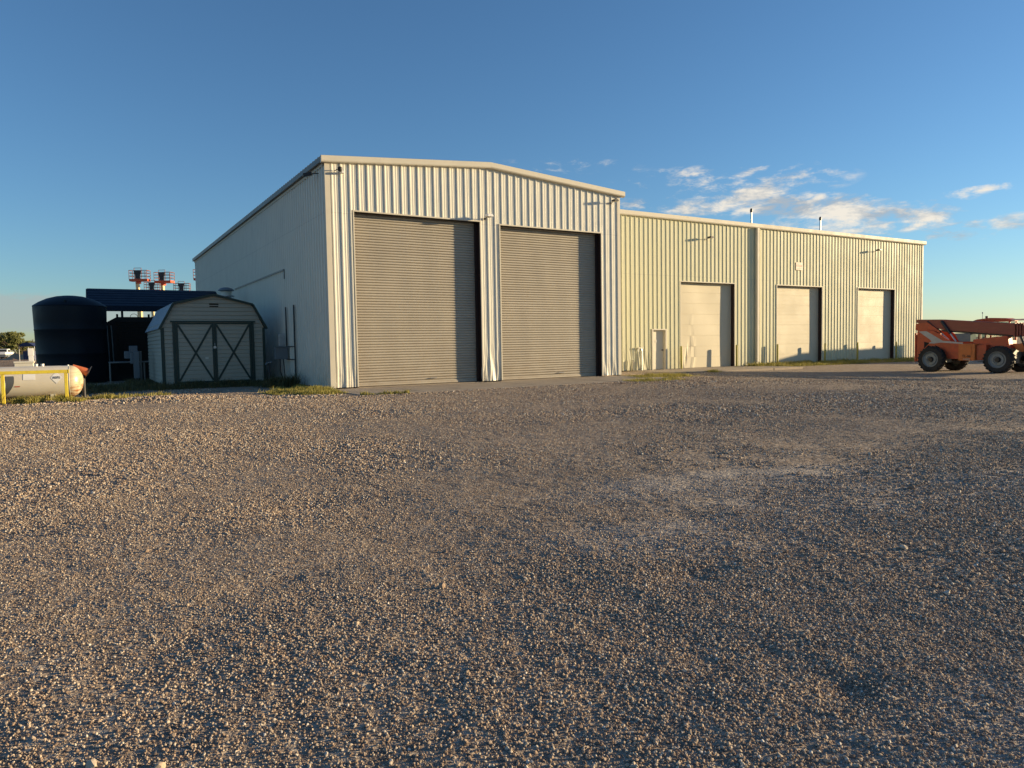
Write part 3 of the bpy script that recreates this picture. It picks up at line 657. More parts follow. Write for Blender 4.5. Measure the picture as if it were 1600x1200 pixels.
def secdoor(x0, x1, z0, z1, ribs, creased):
    d = MB(); y = Y2 + AREC; n = 8; ph = (z1 - z0) / n
    zs = []
    for k in range(n):
        a = z0 + k * ph
        zs += [(a, 0.006), (a + 0.008, 0)]
        if ribs and k >= 2:
            m = int(ph / 0.075)
            for i in range(m): t = a + 0.012 + (ph - 0.024) * (i + 0.5) / m; zs += [(t - 0.012, 0), (t - 0.006, -0.004), (t + 0.006, -0.004), (t + 0.012, 0)]
        zs += [(a + ph - 0.008, 0), (a + ph - 0.001, 0.006)]
    nx = 40; xs = [x0 + (x1 - x0) * i / nx for i in range(nx + 1)]
    def dd(x, z):
        if not creased: return 0.004 * math.sin(x * 2 + z)
        c = x0 + 0.27 * (x1 - x0) + 0.12 * math.sin(z * 2.1)
        t = max(0, 1 - z / 3.4); cr = -0.022 * t * max(0, 1 - abs(x - c) / 0.16) * (1 if int((z - z0) / ph) % 2 == 0 else -0.7)
        c2 = x0 + 0.10 * (x1 - x0) + 0.42 * z; cr += 0.03 * max(0, 1 - abs(x - c2) / 0.1) * (z < 1.3)
        return cr + 0.008 * math.sin(x * 2 + z)
    vs = [(x, y + dy + dd(x, z), z) for z, dy in zs for x in xs]
    fs = [(r * (nx + 1) + i, r * (nx + 1) + i + 1, (r + 1) * (nx + 1) + i + 1, (r + 1) * (nx + 1) + i) for r in range(len(zs) - 1) for i in range(nx)]
    d.add(vs, fs); return d.build('overhead_door', 'secdoor', annex)
for i, (x0, x1, z0, z1) in enumerate(AD):
    o = secdoor(x0, x1, z0 + 0.01, z1 + 0.05, i > 0, i == 0)
    for sx, ex in ((x0, x0 - 0.05), (x1, x1 + 0.05)):
        MB().box(min(sx, ex), max(sx, ex), Y2 + 0.012, Y2 + AREC + 0.1, z0, z1 + 0.1).build('door_jamb', 'jamb', annex)
        MB().box(min(sx, ex), max(sx, ex), Y2 - 0.040, Y2 + 0.010, z0 + 0.02, z1).build('jamb_trim', 'trim', annex, bevel=0.004)
    MB().box(x0 - 0.05, x1 + 0.05, Y2 + 0.012, Y2 + AREC + 0.1, z1 + 0.003, z1 + 0.1).build('door_header', 'dark', annex)
    MB().box(x0 - 0.05, x1 + 0.05, Y2 - 0.040, Y2 + 0.010, z1 + 0.002, z1 + 0.055).build('header_trim', 'trim', annex, bevel=0.004)
    MB().box(x0 - 0.05, x1 + 0.05, Y2 - 0.03, Y2 + AREC + 0.2, -0.3, z0 + 0.006).build('door_sill', 'conc', annex)
# personnel door
px0, px1, pz0, pz1 = PD
MB().box(px0 - 0.06, px0 + 0.03, Y2 - 0.05, Y2 + 0.15, pz0, pz1).box(px1 - 0.03, px1 + 0.06, Y2 - 0.05, Y2 + 0.15, pz0, pz1).box(px0 - 0.08, px1 + 0.08, Y2 - 0.055, Y2 + 0.15, pz1 + 0.002, pz1 + 0.07).build('door_frame', 'trim', annex, bevel=0.004)
pd = MB().box(px0 + 0.032, px1 - 0.032, Y2 + 0.12, Y2 + 0.16, pz0 + 0.01, pz1 - 0.01).build('personnel_door', 'pdoor', annex, bevel=0.004)
MB().cyl((px1 - 0.12, Y2 + 0.12, 0.95), (px1 - 0.12, Y2 + 0.06, 0.95), 0.03, n=12).box(px1 - 0.24, px1 - 0.10, Y2 + 0.05, Y2 + 0.07, 0.935, 0.965).build('door_handle', 'black', pd)
MB().box(px0 + 0.3, px0 + 0.5, Y2 + 0.112, Y2 + 0.119, 1.35, 1.5).build('door_sign', 'pale', pd)
shoebox_lamp(annex, 29.95, Y2 - 0.03, 6.98, s=0.7); shoebox_lamp(annex, 45.4, Y2 - 0.03, 7.1, s=0.7)
sg = MB().box(37.48, 38.12, Y2 - 0.055, Y2 - 0.036, 5.60, 6.06).build('wall_sign', 'signface', annex)
b = MB(); x = 37.54
for wch, kind in ((.07, 'r'), (.06, 'T'), (.07, 'L'), (.07, 'H'), (.06, 'I'), (.07, 'C'), (.07, 'E')):   # worn, unreadable row of red capitals
    b.box(x, x + 0.016, Y2 - 0.058, Y2 - 0.0555, 5.80, 5.90)
    if kind != 'I': b.box(x + 0.016, x + wch - 0.02, Y2 - 0.058, Y2 - 0.0555, 5.885 if kind in 'TrCE' else 5.80, 5.90 if kind in 'TrCE' else 5.815)
    if kind in 'CEH': b.box(x + 0.016, x + wch - 0.02, Y2 - 0.058, Y2 - 0.0555, 5.845, 5.858)
    x += wch + 0.012
b.box(37.58, 38.02, Y2 - 0.058, Y2 - 0.0555, 5.70, 5.715)
b.build('sign_lettering', 'redtext', sg)
for x in (33.82, 40.1):
    o = MB().cyl((x, Y2 + 0.2, HA), (x, Y2 + 0.2, 8.88), 0.045, n=14).build('exhaust_pipe', 'galv', annex, smooth=True)
    MB().cyl((x, Y2 + 0.2, 8.80), (x, Y2 + 0.2, 8.96), 0.075, n=14).cyl((x, Y2 + 0.2, 8.96), (x, Y2 + 0.2, 9.02), 0.075, 0.03, n=14).build('pipe_cap', 'black', o)

# hooked water stand pipe and short stub by the annex wall
hp = thing('standpipe', (25.1, Y2 - 0.25, -0.08), 'thin hooked grey standpipe against the annex wall beside the personnel door', 'pipe')
MB().tube([(25.18, Y2 - 0.1, -0.1), (25.18, Y2 - 0.1, 0.95), (25.12, Y2 - 0.1, 1.06), (24.95, Y2 - 0.1, 1.06), (24.93, Y2 - 0.1, 0.9)], 0.03).build('pipe', 'galv', hp)
MB().tube([(24.98, Y2 - 0.1, 0.9), (24.95, Y2 - 0.1, -0.1)], 0.02).build('drop_pipe', 'grey', hp)
MB().box(24.9, 25.25, Y2 - 0.16, Y2 - 0.07, 1.05, 1.12).build('pipe_hood', 'pale', hp, bevel=0.01)
o = MB().cyl((24.55, Y2 - 0.14, -0.1), (24.55, Y2 - 0.14, 0.42), 0.035, n=12).cyl((24.55, Y2 - 0.14, 0.42), (24.55, Y2 - 0.14, 0.46), 0.045, n=12).build('stub_pipe', 'black'); tag(o, 'short black stub pipe by the annex wall, left of the hooked standpipe', 'pipe')

# bollards
BX = [27.75, 32.0, 35.48, 39.9, 43.24, 47.54]
BL = ['yellow bollard at the left jamb of the first beige overhead door', 'yellow bollard at the right jamb of the first beige overhead door', 'yellow bollard at the left jamb of the middle beige overhead door',
      'yellow bollard at the right jamb of the middle beige overhead door', 'yellow bollard at the left jamb of the farthest beige overhead door', 'yellow bollard at the right jamb of the farthest beige overhead door']
b = MB().lathe([(0.0, -0.4), (0.055, -0.4), (0.055, 1.19), (0.050, 1.22), (0.03, 1.24), (0, 1.245)], n=18); b0 = b.build('bollard', 'olive', smooth=True)
for i, (x, lb) in enumerate(zip(BX, BL)):
    o = b0 if i == 0 else b0.copy()
    if i: scene.collection.objects.link(o)
    o.location = (x + 0.05, Y2 - 0.30, -0.1); o.rotation_euler = (0.01 * (i % 3 - 1), 0.012 * ((i * 2) % 3 - 1), i); tag(o, lb, 'bollard', 'bollards beside the overhead doors')

# ------------------------------------------------------------------ barn shed
sx0, sx1, sy0, sy1 = 2.69, 6.29, 29.3, 35.4
shed = thing('barn_shed', (4.5, 29.3, 0), 'beige gambrel barn shed with dark green crossed double doors', 'shed')
def lap(zlo, zhi, place, cut=None):
    b = MB(); z = zlo
    return b
EV, BK, PK, bx = 2.22, 3.08, 3.42, 0.42      # eave, break, peak heights; break inset
def half(z):    # siding x-extent at height z
    if z <= EV: return 0
    if z <= BK: return bx * (z - EV) / (BK - EV)
    return bx + (1.8 - bx) * (z - BK) / (PK - BK)
def groove(b, pa_, pb_, z, z2):
    pr = [(0.0, z), (0.0, z + 0.024), (0.030, z + 0.028), (0.022, z2)]
    if z2 - z < 0.05: pr = [(0.02, z), (0.02, z2)]
    for (o0, za), (o1, zb) in zip(pr[:-1], pr[1:]): b.add([pa_(o0, za), pb_(o0, za), pb_(o1, zb), pa_(o1, zb)], [(0, 1, 2, 3)])
    b.add([pa_(pr[-1][0], z2), pb_(pr[-1][0], z2), pb_(0.0, z2), pa_(0.0, z2)], [(0, 1, 2, 3)])
b = MB(); z = 0.10; st = 0.15
while z < PK - 0.03:
    z2 = min(z + st, PK - 0.02); i0, i1 = half(z), half(z2)
    groove(b, lambda o_, z_: (sx0 + half(z_), sy0 - o_, z_), lambda o_, z_: (sx1 - half(z_), sy0 - o_, z_), z, z2)
    z = z2
b.build('front_wall', 'shed', shed)
for xs_, sg_ in ((sx0, -1), (sx1, 1)):
    b = MB(); z = 0.10
    while z < EV:
        z2 = z + st
        groove(b, lambda o_, z_: (xs_ + sg_ * o_, sy0, z_), lambda o_, z_: (xs_ + sg_ * o_, sy1, z_), z, z2); z = z2
    b.build('side_wall', 'shed', shed)
MB().prism([(sx0, 0.1), (sx1, 0.1), (sx1, EV), (sx1 - bx, BK), (4.49, PK), (sx0 + bx, BK), (sx0, EV)], 'Y', sy1 - 0.02, sy1).build('back_wall', 'shed', shed)
MB().box(sx0 - 0.02, sx1 + 0.02, sy0 - 0.03, sy1, 0.0, 0.10).build('skid_base', 'black', shed)
# ribbed gambrel roof
ro_ = [(sx0 - 0.10, EV - 0.05), (sx0 + bx - 0.02, BK + 0.03), (4.49, PK + 0.04), (sx1 - bx + 0.02, BK + 0.03), (sx1 + 0.10, EV - 0.05)]
b = MB(); y = sy0 - 0.12
while y < sy1 + 0.1:
    for (ya, yb, d0, d1) in ((y, y + 0.19, 0, 0), (y + 0.19, y + 0.2, 0, 0.02), (y + 0.2, y + 0.225, 0.02, 0.02), (y + 0.225, y + 0.235, 0.02, 0)):
        for p, q in zip(ro_[:-1], ro_[1:]):
            b.add([(p[0], ya, p[1] + d0), (q[0], ya, q[1] + d0), (q[0], yb, q[1] + d1), (p[0], yb, p[1] + d1)], [(0, 1, 2, 3)])
    y += 0.235
b.build('roof', 'shedroof', shed)
b = MB()
for p, q in zip(ro_[:-1], ro_[1:]): b.bar((p[0], sy0 - 0.125, p[1] - 0.02), (q[0], sy0 - 0.125, q[1] - 0.02), 0.03, 0.085, up=(0, 0, 1))
b.build('roof_trim', 'green', shed)
MB().box(sx0 - 0.035, sx0 + 0.06, sy0 - 0.055, sy0 - 0.030, 0.1, EV - 0.02).box(sx0 - 0.050, sx0 - 0.0295, sy0 - 0.029, sy0 + 0.07, 0.1, EV - 0.02).build('corner_trim', 'green', shed)
MB().box(sx1 - 0.06, sx1 + 0.035, sy0 - 0.055, sy0 - 0.030, 0.1, EV - 0.02).build('corner_trim', 'green', shed)
dx0, dx1, dz0, dz1 = sx0 + 0.36, sx0 + 3.2, 0.14, 2.40
MB().box(dx0 - 0.02, dx0 + 0.075, sy0 - 0.068, sy0 - 0.030, 0.02, dz1).box(dx1 - 0.075, dx1 + 0.02, sy0 - 0.068, sy0 - 0.030, 0.02, dz1).box(dx0 - 0.08, dx1 + 0.08, sy0 - 0.078, sy0 - 0.030, dz1 + 0.002, dz1 + 0.06).build('door_frame', 'green', shed)
dm = (dx0 + dx1) / 2
for a, c in ((dx0 + 0.085, dm - 0.006), (dm + 0.006, dx1 - 0.085)):
    d = MB(); z = dz0
    while z < dz1 - 0.02:
        z2 = min(z + st, dz1 - 0.01); groove(d, lambda o_, z_: (a, sy0 - 0.0315 - o_ * 0.68, z_), lambda o_, z_: (c, sy0 - 0.0315 - o_ * 0.68, z_), z, z2); z = z2
    do = d.build('shed_door', 'shed', shed)
    t = MB(); yy0, yy1 = sy0 - 0.074, sy0 - 0.0525; tw = 0.075
    t.box(a, a + tw, yy0, yy1, dz0, dz1 - 0.012).box(c - tw, c, yy0, yy1, dz0, dz1 - 0.012).box(a + tw, c - tw, yy0, yy1, dz1 - 0.07, dz1 - 0.012).box(a + tw, c - tw, yy0, yy1, dz0, dz0 + 0.06)
    t.build('door_rail', 'green', do)
    t = MB()
    t.bar((a + tw, sy0 - 0.060, dz1 - 0.09), (c - tw, sy0 - 0.051, dz0 + 0.08), 0.07, 0.012, up=(0, 1, 0)); t.bar((c - tw, sy0 - 0.068, dz1 - 0.09), (a + tw, sy0 - 0.058, dz0 + 0.08), 0.07, 0.012, up=(0, 1, 0))
    t.build('cross_brace', 'green', do)
MB().box(dm - 0.05, dm + 0.05, sy0 - 0.09, sy0 - 0.065, 1.42, 1.50).tube([(dm, sy0 - 0.085, 1.5), (dm, sy0 - 0.085, 1.62)], 0.012).build('door_latch', 'galv', shed)
MB().box(dm - 0.35, dm - 0.23, sy0 - 0.057, sy0 - 0.053, 1.02, 1.10).build('door_sticker', 'pale', shed)
MB().box(4.33, 4.66, sy0 - 0.040, sy0 - 0.029, 3.06, 3.11).box(4.34, 4.65, sy0 - 0.040, sy0 - 0.029, 2.98, 3.02).build('gable_vent', 'brown', shed)
MB().box(dx0 - 0.1, dx1 + 0.3, sy0 - 0.62, sy0 - 0.1, 0.0, 0.07).build('wooden_ramp', 'brown', shed)
# roof-height vent stack behind the shed
vs_ = thing('vent_stack', (6.14, 36.3, 0), 'round galvanised vent stack with a mushroom cap rising behind the shed', 'vent pipe')
MB().cyl((6.14, 36.3, 0), (6.14, 36.3, 3.85), 0.22, n=20).build('pipe', 'galv', vs_, smooth=True)
MB().lathe([(0.22, 3.84), (0.36, 3.86), (0.36, 3.90), (0.24, 3.93)], (6.14, 36.3, 0), n=24).build('collar', 'galv', vs_, smooth=True)
MB().lathe([(0.24, 3.93), (0.25, 4.10)], (6.14, 36.3, 0), n=24).build('louvre', 'pale', vs_, smooth=True)
MB().lathe([(0.25, 4.12), (0.36, 4.13), (0.35, 4.18), (0.25, 4.25), (0.12, 4.29), (0, 4.30)], (6.14, 36.3, 0), n=24).build('cap', 'grey', vs_, smooth=True)
# yard hydrant beside shed
yh = thing('yard_hydrant', (6.2, 28.2, 0), 'slim dark yard hydrant standing at the right corner of the shed', 'hydrant')
MB().tube([(6.22, 28.2, 0), (6.22, 28.2, 0.85)], 0.022).build('riser', 'black', yh)
MB().cyl((6.13, 28.2, 0.83), (6.32, 28.2, 0.86), 0.045, 0.03, n=10).cyl((6.13, 28.2, 0.84), (6.08, 28.2, 0.76), 0.03, n=10).build('hydrant_head', 'grey', yh)

# ------------------------------------------------------------------ black water tank
tk = thing('water_tank', (-0.19, 37.3, 0), 'big black plastic water tank with a domed lid left of the shed', 'water tank')
b = MB().lathe([(0, 0.02), (1.30, 0.02), (1.325, 0.08), (1.34, 0.9), (1.345, 1.25), (1.355, 1.27), (1.355, 1.33), (1.35, 1.35), (1.36, 1.8), (1.37, 2.3), (1.382, 2.32), (1.382, 2.38), (1.375, 2.4), (1.385, 2.7), (1.40, 3.28), (1.395, 3.34)], (-0.19, 37.3, 0), n=64); b.build('tank_body', 'tankblack', tk, smooth=True)
b = MB().lathe([(1.395, 3.34), (1.41, 3.36), (1.385, 3.40), (1.17, 3.55), (0.87, 3.70), (0.52, 3.80), (0.26, 3.835), (0, 3.85)], (-0.19, 37.3, 0), n=64); b.build('domed_lid', 'tankblack', tk, smooth=True)
MB().cyl((-0.35, 36.1, 3.45), (-0.35, 36.1, 3.58), 0.05, n=10).build('vent', 'tankblack', tk)

# carport with navy roof
cp = thing('carport', (3.4, 42, 0), 'open carport with a navy steel roof on thin posts behind the tank', 'carport')
def strip_roof(x0, x1, ya, za, yb, zb, steps):
    b = MB()
    for k in range(steps):
        t0, t1 = k / steps, (k + 1) / steps
        y0, z0, y1, z1 = ya + (yb - ya) * t0, za + (zb - za) * t0, ya + (yb - ya) * t1, za + (zb - za) * t1
        b.add([(x0, y0, z0 + 0.02), (x1, y0, z0 + 0.02), (x1, y1, z1), (x0, y1, z1)], [(0, 1, 2, 3)]); b.add([(x0, y0, z0 - 0.02), (x1, y0, z0 - 0.02), (x1, y0, z0 + 0.02), (x0, y0, z0 + 0.02)], [(0, 1, 2, 3)])
    return b
strip_roof(0.55, 6.62, 39.9, 3.56, 42.6, 4.58, 7).build('roof', 'navy', cp)
strip_roof(0.55, 6.62, 45.3, 3.95, 42.6, 4.58, 7).build('roof', 'navy', cp)
MB().box(0.55, 6.62, 39.86, 39.9, 3.30, 3.54).box(0.55, 6.62, 45.3, 45.34, 3.8, 3.93).prism([(39.9, 3.35), (45.3, 3.8), (45.3, 3.95), (42.6, 4.56), (39.9, 3.56)], 'X', 0.50, 0.545).prism([(39.9, 3.35), (45.3, 3.8), (45.3, 3.95), (42.6, 4.56), (39.9, 3.56)], 'X', 6.63, 6.67).build('fascia', 'navy', cp)
for x in (0.7, 1.95, 3.5, 6.4):
    for y in (40.05, 45.1): MB().box(x - 0.05, x + 0.05, y - 0.05, y + 0.05, 0, 3.4).build('post', 'navy', cp)
# slatted machine under the carport
en = thing('slatted_enclosure', (2.9, 38.3, 0), 'dark slatted machine enclosure with a lifting ring under the carport', 'enclosure')
b = MB().prism([(1.12, 0.0), (5.2, 0.0), (5.2, 2.95), (1.62, 2.95), (1.12, 2.66)], 'Y', 37.95, 39.7); b.build('cabinet', 'brown', en, bevel=0.02)
b = MB()
for k in range(22): b.box(1.6, 5.1, 37.90, 37.948, 0.35 + k * 0.112, 0.40 + k * 0.112)
b.build('louvres', 'brown', en)
b = MB(); pts = [(2.35 + 0.16 * math.cos(a), 38.3, 2.95 + 0.16 * math.sin(a)) for a in [math.pi * i / 10 for i in range(11)]]; b.tube(pts, 0.012, 6).build('lifting_ring', 'black', en)
for x in (1.25, 1.42): MB().tube([(x, 37.8, 0.85), (x - 0.05, 37.8, 2.55)], 0.028).build('drain_pipe', 'lgrey', en)
# electric pedestal
ep = thing('electric_pedestal', (2.0, 33, 0), 'grey electric meter pedestal and boxes just left of the shed', 'electrical box')
MB().box(1.93, 2.14, 32.88, 33.02, 0.26, 1.36).build('tall_cabinet', 'grey', ep, bevel=0.01)
MB().box(1.80, 2.10, 33.03, 33.15, 1.33, 1.58).build('meter_box', 'grey', ep, bevel=0.01)
MB().box(1.62, 1.83, 33.03, 33.14, 1.07, 1.36).build('side_box', 'grey', ep, bevel=0.01)
MB().box(1.815, 1.925, 32.9, 33.02, 0.86, 1.32).build('breaker_box', 'grey', ep, bevel=0.01)
MB().box(2.165, 2.24, 33.03, 33.10, 0.0, 1.36).build('post', 'lgrey', ep)
MB().tube([(1.99, 32.95, 0.26), (1.99, 32.95, 0)], 0.02).tube([(2.07, 32.95, 0.26), (2.07, 32.95, 0)], 0.02).build('conduit', 'lgrey', ep)
pr_ = thing('pipe_rail', (1.7, 33.3, 0), 'low pale pipe rail behind the grey electric pedestal', 'railing')
MB().tube([(1.05, 33.25, 0.92), (2.5, 33.25, 0.92)], 0.035).build('rail', 'lgrey', pr_)
for x in (1.1, 2.34): MB().tube([(x, 33.25, 0), (x, 33.25, 0.92)], 0.03).build('post', 'lgrey', pr_)

# ------------------------------------------------------------------ propane tank (rotated thing, local coordinates: x along the tank)
pa = -0.05
pt = thing('propane_tank', (-2.57, 24.77, 0), 'weathered silver propane tank with a rusty domed end behind the yellow rail', 'propane tank', rz=pa)
prof = [(0.0, -2.70)] + [(0.455 * math.sin(a), -2.25 - 0.45 * math.cos(a)) for a in [math.pi / 2 * i / 8 for i in range(1, 9)]] + [(0.457, 2.37)] + [(0.455 * math.cos(a), 2.37 + 0.325 * math.sin(a)) for a in [math.pi / 2 * i / 10 for i in range(1, 11)]]
prof = [(r, h) for r, h in prof]
b = MB().lathe(prof, (0, 0, 0.53), 'X', 48); b.build('shell', 'tank', pt, smooth=True, local=True)
MB().lathe([(0.457, 2.345), (0.461, 2.35), (0.461, 2.365), (0.457, 2.37)], (0, 0, 0.53), 'X', 48).build('weld_band', 'tank', pt, smooth=True, local=True)
MB().box(1.88, 2.0, -0.30, -0.18, 0.0, 0.27).build('saddle', 'pale', pt, local=True); MB().box(-1.7, -1.56, -0.18, 0.18, 0.0, 0.30).build('saddle', 'pale', pt, local=True)
for x in (1.55, 1.7): MB().cyl((x, 0, 0.96), (x, 0, 1.05), 0.035, 0.045, n=10).build('valve', 'white', pt, local=True)
MB().cyl((2.33, -0.1, 0.95), (2.33, -0.1, 1.01), 0.02, n=8).build('valve', 'white', pt, local=True)
def on_shell(x, z):    # point on the camera-facing side of the shell
    return -math.sqrt(max(0.0, 0.459 ** 2 - (z - 0.53) ** 2))
def decal(name, poly, m, off=0.003):
    """decal curved with the shell: fan around its centre, rows of the outline projected on to the shell"""
    b = MB(); zs = sorted(set(round(p[1], 4) for p in poly)); zmin, zmax = zs[0], zs[-1]; n = 14; rows = []
    for i in range(n + 1):
        z = zmin + (zmax - zmin) * i / n; xs = []
        zc = min(max(z, zmin + 1e-4), zmax - 1e-4)
        for p, q in zip(poly, poly[1:] + poly[:1]):
            if (p[1] - zc) * (q[1] - zc) <= 0 and p[1] != q[1]: xs.append(p[0] + (q[0] - p[0]) * (zc - p[1]) / (q[1] - p[1]))
        rows.append((min(xs), max(xs), z))
    for (a0, a1, za), (c0, c1, zc) in zip(rows[:-1], rows[1:]):
        b.add([(a0, on_shell(0, za) - off, za), (a1, on_shell(0, za) - off, za), (c1, on_shell(0, zc) - off, zc), (c0, on_shell(0, zc) - off, zc)], [(0, 1, 2, 3)])
    return b.build(name, m, pt, local=True)
pxm = lambda px: (px - 98.0) / 65.0 + 2.2       # metres along the tank per photo pixel
zpm = lambda py: 0.53 + (597.3 - py) / 56.5
pl = decal('hazard_placard', [(pxm(88.5), zpm(580.5)), (pxm(98), zpm(590)), (pxm(88.5), zpm(600)), (pxm(79), zpm(590))], 'white')
decal('data_plate', [(pxm(37), zpm(583)), (pxm(56), zpm(583.2)), (pxm(56), zpm(592.5)), (pxm(37), zpm(592.5))], 'white')
decal('red_stencil', [(pxm(24), zpm(601.8)), (pxm(32), zpm(601.8)), (pxm(32), zpm(603.4)), (pxm(24), zpm(603.4))], 'redtext')
def sw_pts():
    out = [(pxm(-8), zpm(586))]; return out
outer = [(23, 586), (23.5, 592), (23, 600), (21, 607), (17, 612), (9, 616.5)]; inner = [(9, 610), (11.5, 603), (12, 596), (9, 588), (3, 586.3), (-6, 586)]
for k, (p, q) in enumerate(zip([(-6, 586.2), (9, 588), (12, 596), (11.5, 603), (9.2, 609)], [(9, 588), (12, 596), (11.5, 603), (9.2, 609), (7, 615.5)])):
    pass
b = MB(); n = 16
for i in range(n):
    def row(t):
        y = 586 + 30 * t; xo = 23.6 - 14.5 * max(0, (t - 0.25) / 0.75) ** 1.9 - (1.0 if t < 0.06 else 0)
        xi = -6 + 15.5 * min(1, t / 0.10) ** 0.7 + 2.8 * math.sin(min(1, max(0, t - 0.1) / 0.7) * math.pi) - 1.2 * max(0, t - 0.6)
        return pxm(min(xi, xo)), pxm(xo), zpm(y)
    a0, a1, za = row(i / n); c0, c1, zc = row((i + 1) / n)
    b.add([(a0, on_shell(0, za) - 0.0025, za), (a1, on_shell(0, za) - 0.0025, za), (c1, on_shell(0, zc) - 0.0025, zc), (c0, on_shell(0, zc) - 0.0025, zc)], [(0, 1, 2, 3)])
b.build('swoosh_decal', 'swoosh', pt, local=True)
t = text('placard_number', '1075', 0.098, (0, 0, 0), (0, 0, 0), 'blacktext', pt); t.parent = pl
t.location = (pxm(88.5), on_shell(0, 0.65) - 0.008, zpm(590.2)); t.rotation_euler = (R(90) - 0.27, 0, 0)
# yellow guard rail in front of it
gr = thing('guard_rail', (-1.08, 23.45, 0), 'yellow square-tube guard rail in front of the silver propane tank', 'guard rail', rz=-0.03)
MB().box(-3.2, 0.84, -0.045, 0.045, 0.80, 0.89).build('top_rail', 'yellow', gr, bevel=0.006, local=True)
for x in (-2.2, -0.66, 0.78): MB().box(x - 0.04, x + 0.04, -0.04, 0.04, -0.1, 0.798).build('post', 'yellow', gr, bevel=0.006, local=True)
MB().box(0.842, 0.86, -0.05, 0.05, 0.79, 0.90).build('end_plate', 'yellow', gr, local=True)
# traffic cone jammed on a stub behind the tank end
kn = thing('traffic_cone', (0.18, 25.05, 0.60), 'orange traffic cone tipped over behind the domed end of the propane tank', 'traffic cone')
A = Vector((-0.14, 24.95, 0.97)); B = Vector((0.24, 24.97, 0.76)); dn_ = (B - A).normalized()
MB().cyl(A, B, 0.045, 0.12, n=20).build('cone_body', 'cone', kn, smooth=True)
o1 = dn_.orthogonal().normalized(); o2 = dn_.cross(o1)
b = MB(); q = [B + o1 * a * 0.15 + o2 * c * 0.15 for a, c in ((1, 1), (1, -1), (-1, -1), (-1, 1))]; b.add([tuple(v) for v in q] + [tuple(v + dn_ * 0.02) for v in q], [(0, 1, 2, 3), (7, 6, 5, 4), (0, 4, 5, 1), (1, 5, 6, 2), (2, 6, 7, 3), (3, 7, 4, 0)]); b.build('cone_base', 'black', kn)
sp_ = MB().cyl((0.12, 25.0, 0), (0.12, 25.0, 0.72), 0.05, n=12).build('pipe_stub', 'black'); tag(sp_, 'dark upright pipe stub under the tipped orange cone', 'pipe')
# beige block beyond the tank
o = MB().box(-1.60, -1.13, 25.6, 26.0, 0, 1.07).box(-1.62, -1.11, 25.58, 26.02, 1.07, 1.125).build('equipment_box', 'pale', bevel=0.01); tag(o, 'low beige equipment box behind the propane tank, left of the black tank', 'utility box')

# ------------------------------------------------------------------ telehandler
TX = 37.4
def sc(y, z, x): k = x / TX; return (y * k, H + (z - H) * k)
th = thing('telehandler', (38.5, 19.0, -0.36), 'faded orange telehandler with a long dusty boom parked at the right', 'telehandler')
def wheel(name, cx, cy, cz, r, wd, face):
    o = MB().lathe([(r * 0.62, -wd / 2), (r * 0.90, -wd / 2), (r * 0.985, -wd * 0.36), (r, -wd * 0.2), (r, wd * 0.2), (r * 0.985, wd * 0.36), (r * 0.90, wd / 2), (r * 0.62, wd / 2)], (cx, cy, cz), 'X', 56).build(name, 'rubber', th, smooth=True)
    lg = MB(); n = 22
    for k in range(n):
        for sd_ in (-1, 1):
            a = 2 * math.pi * (k + (0.5 if sd_ > 0 else 0)) / n; a2 = a + 0.13
            pa_ = Vector((cx, cy + math.cos(a) * (r + 0.012), cz + math.sin(a) * (r + 0.012))); pb_ = Vector((cx + sd_ * wd * 0.49, cy + math.cos(a2) * (r * 0.985), cz + math.sin(a2) * (r * 0.985)))
            lg.bar(pa_, pb_, 0.055, 0.05, up=(0, math.cos(a), math.sin(a)))
            pc = Vector((cx + sd_ * wd * 0.51, cy + math.cos(a2) * (r * 0.88), cz + math.sin(a2) * (r * 0.88))); lg.bar(pb_, pc, 0.05, 0.04, up=(1, 0, 0))
    lg.build('tread_lugs', 'rubber', o)
    f = face; s1 = cx + f * wd * 0.40
    MB().lathe([(r * 0.64, s1 + f * 0.03 - cx), (r * 0.60, s1 + f * 0.035 - cx), (r * 0.56, s1 - f * 0.03 - cx), (r * 0.44, s1 - f * 0.06 - cx), (r * 0.42, s1 - f * 0.02 - cx), (r * 0.30, s1 - f * 0.015 - cx), (r * 0.28, s1 - f * 0.05 - cx), (0, s1 - f * 0.05 - cx)], (cx, cy, cz), 'X', 40).build('rim', 'rim', o, smooth=True)
    MB().cyl((s1 - f * 0.05, cy, cz), (s1 + f * 0.05, cy, cz), r * 0.21, r * 0.16, n=16).build('hub', 'black', o)
for (x, f) in ((37.42, -1), (39.62, 1)):
    for (y, z) in ((20.55, 0.265), (17.42, 0.27)): wheel('wheel', x, y, z, 0.635, 0.36, f)
MB().cyl((37.5, 20.55, 0.265), (39.5, 20.55, 0.265), 0.11, n=12).box(38.2, 38.8, 20.3, 20.8, 0.08, 0.45).build('axle', 'black', th)
MB().cyl((37.5, 17.42, 0.27), (39.5, 17.42, 0.27), 0.11, n=12).box(38.2, 38.8, 17.15, 17.7, 0.08, 0.45).build('axle', 'black', th)
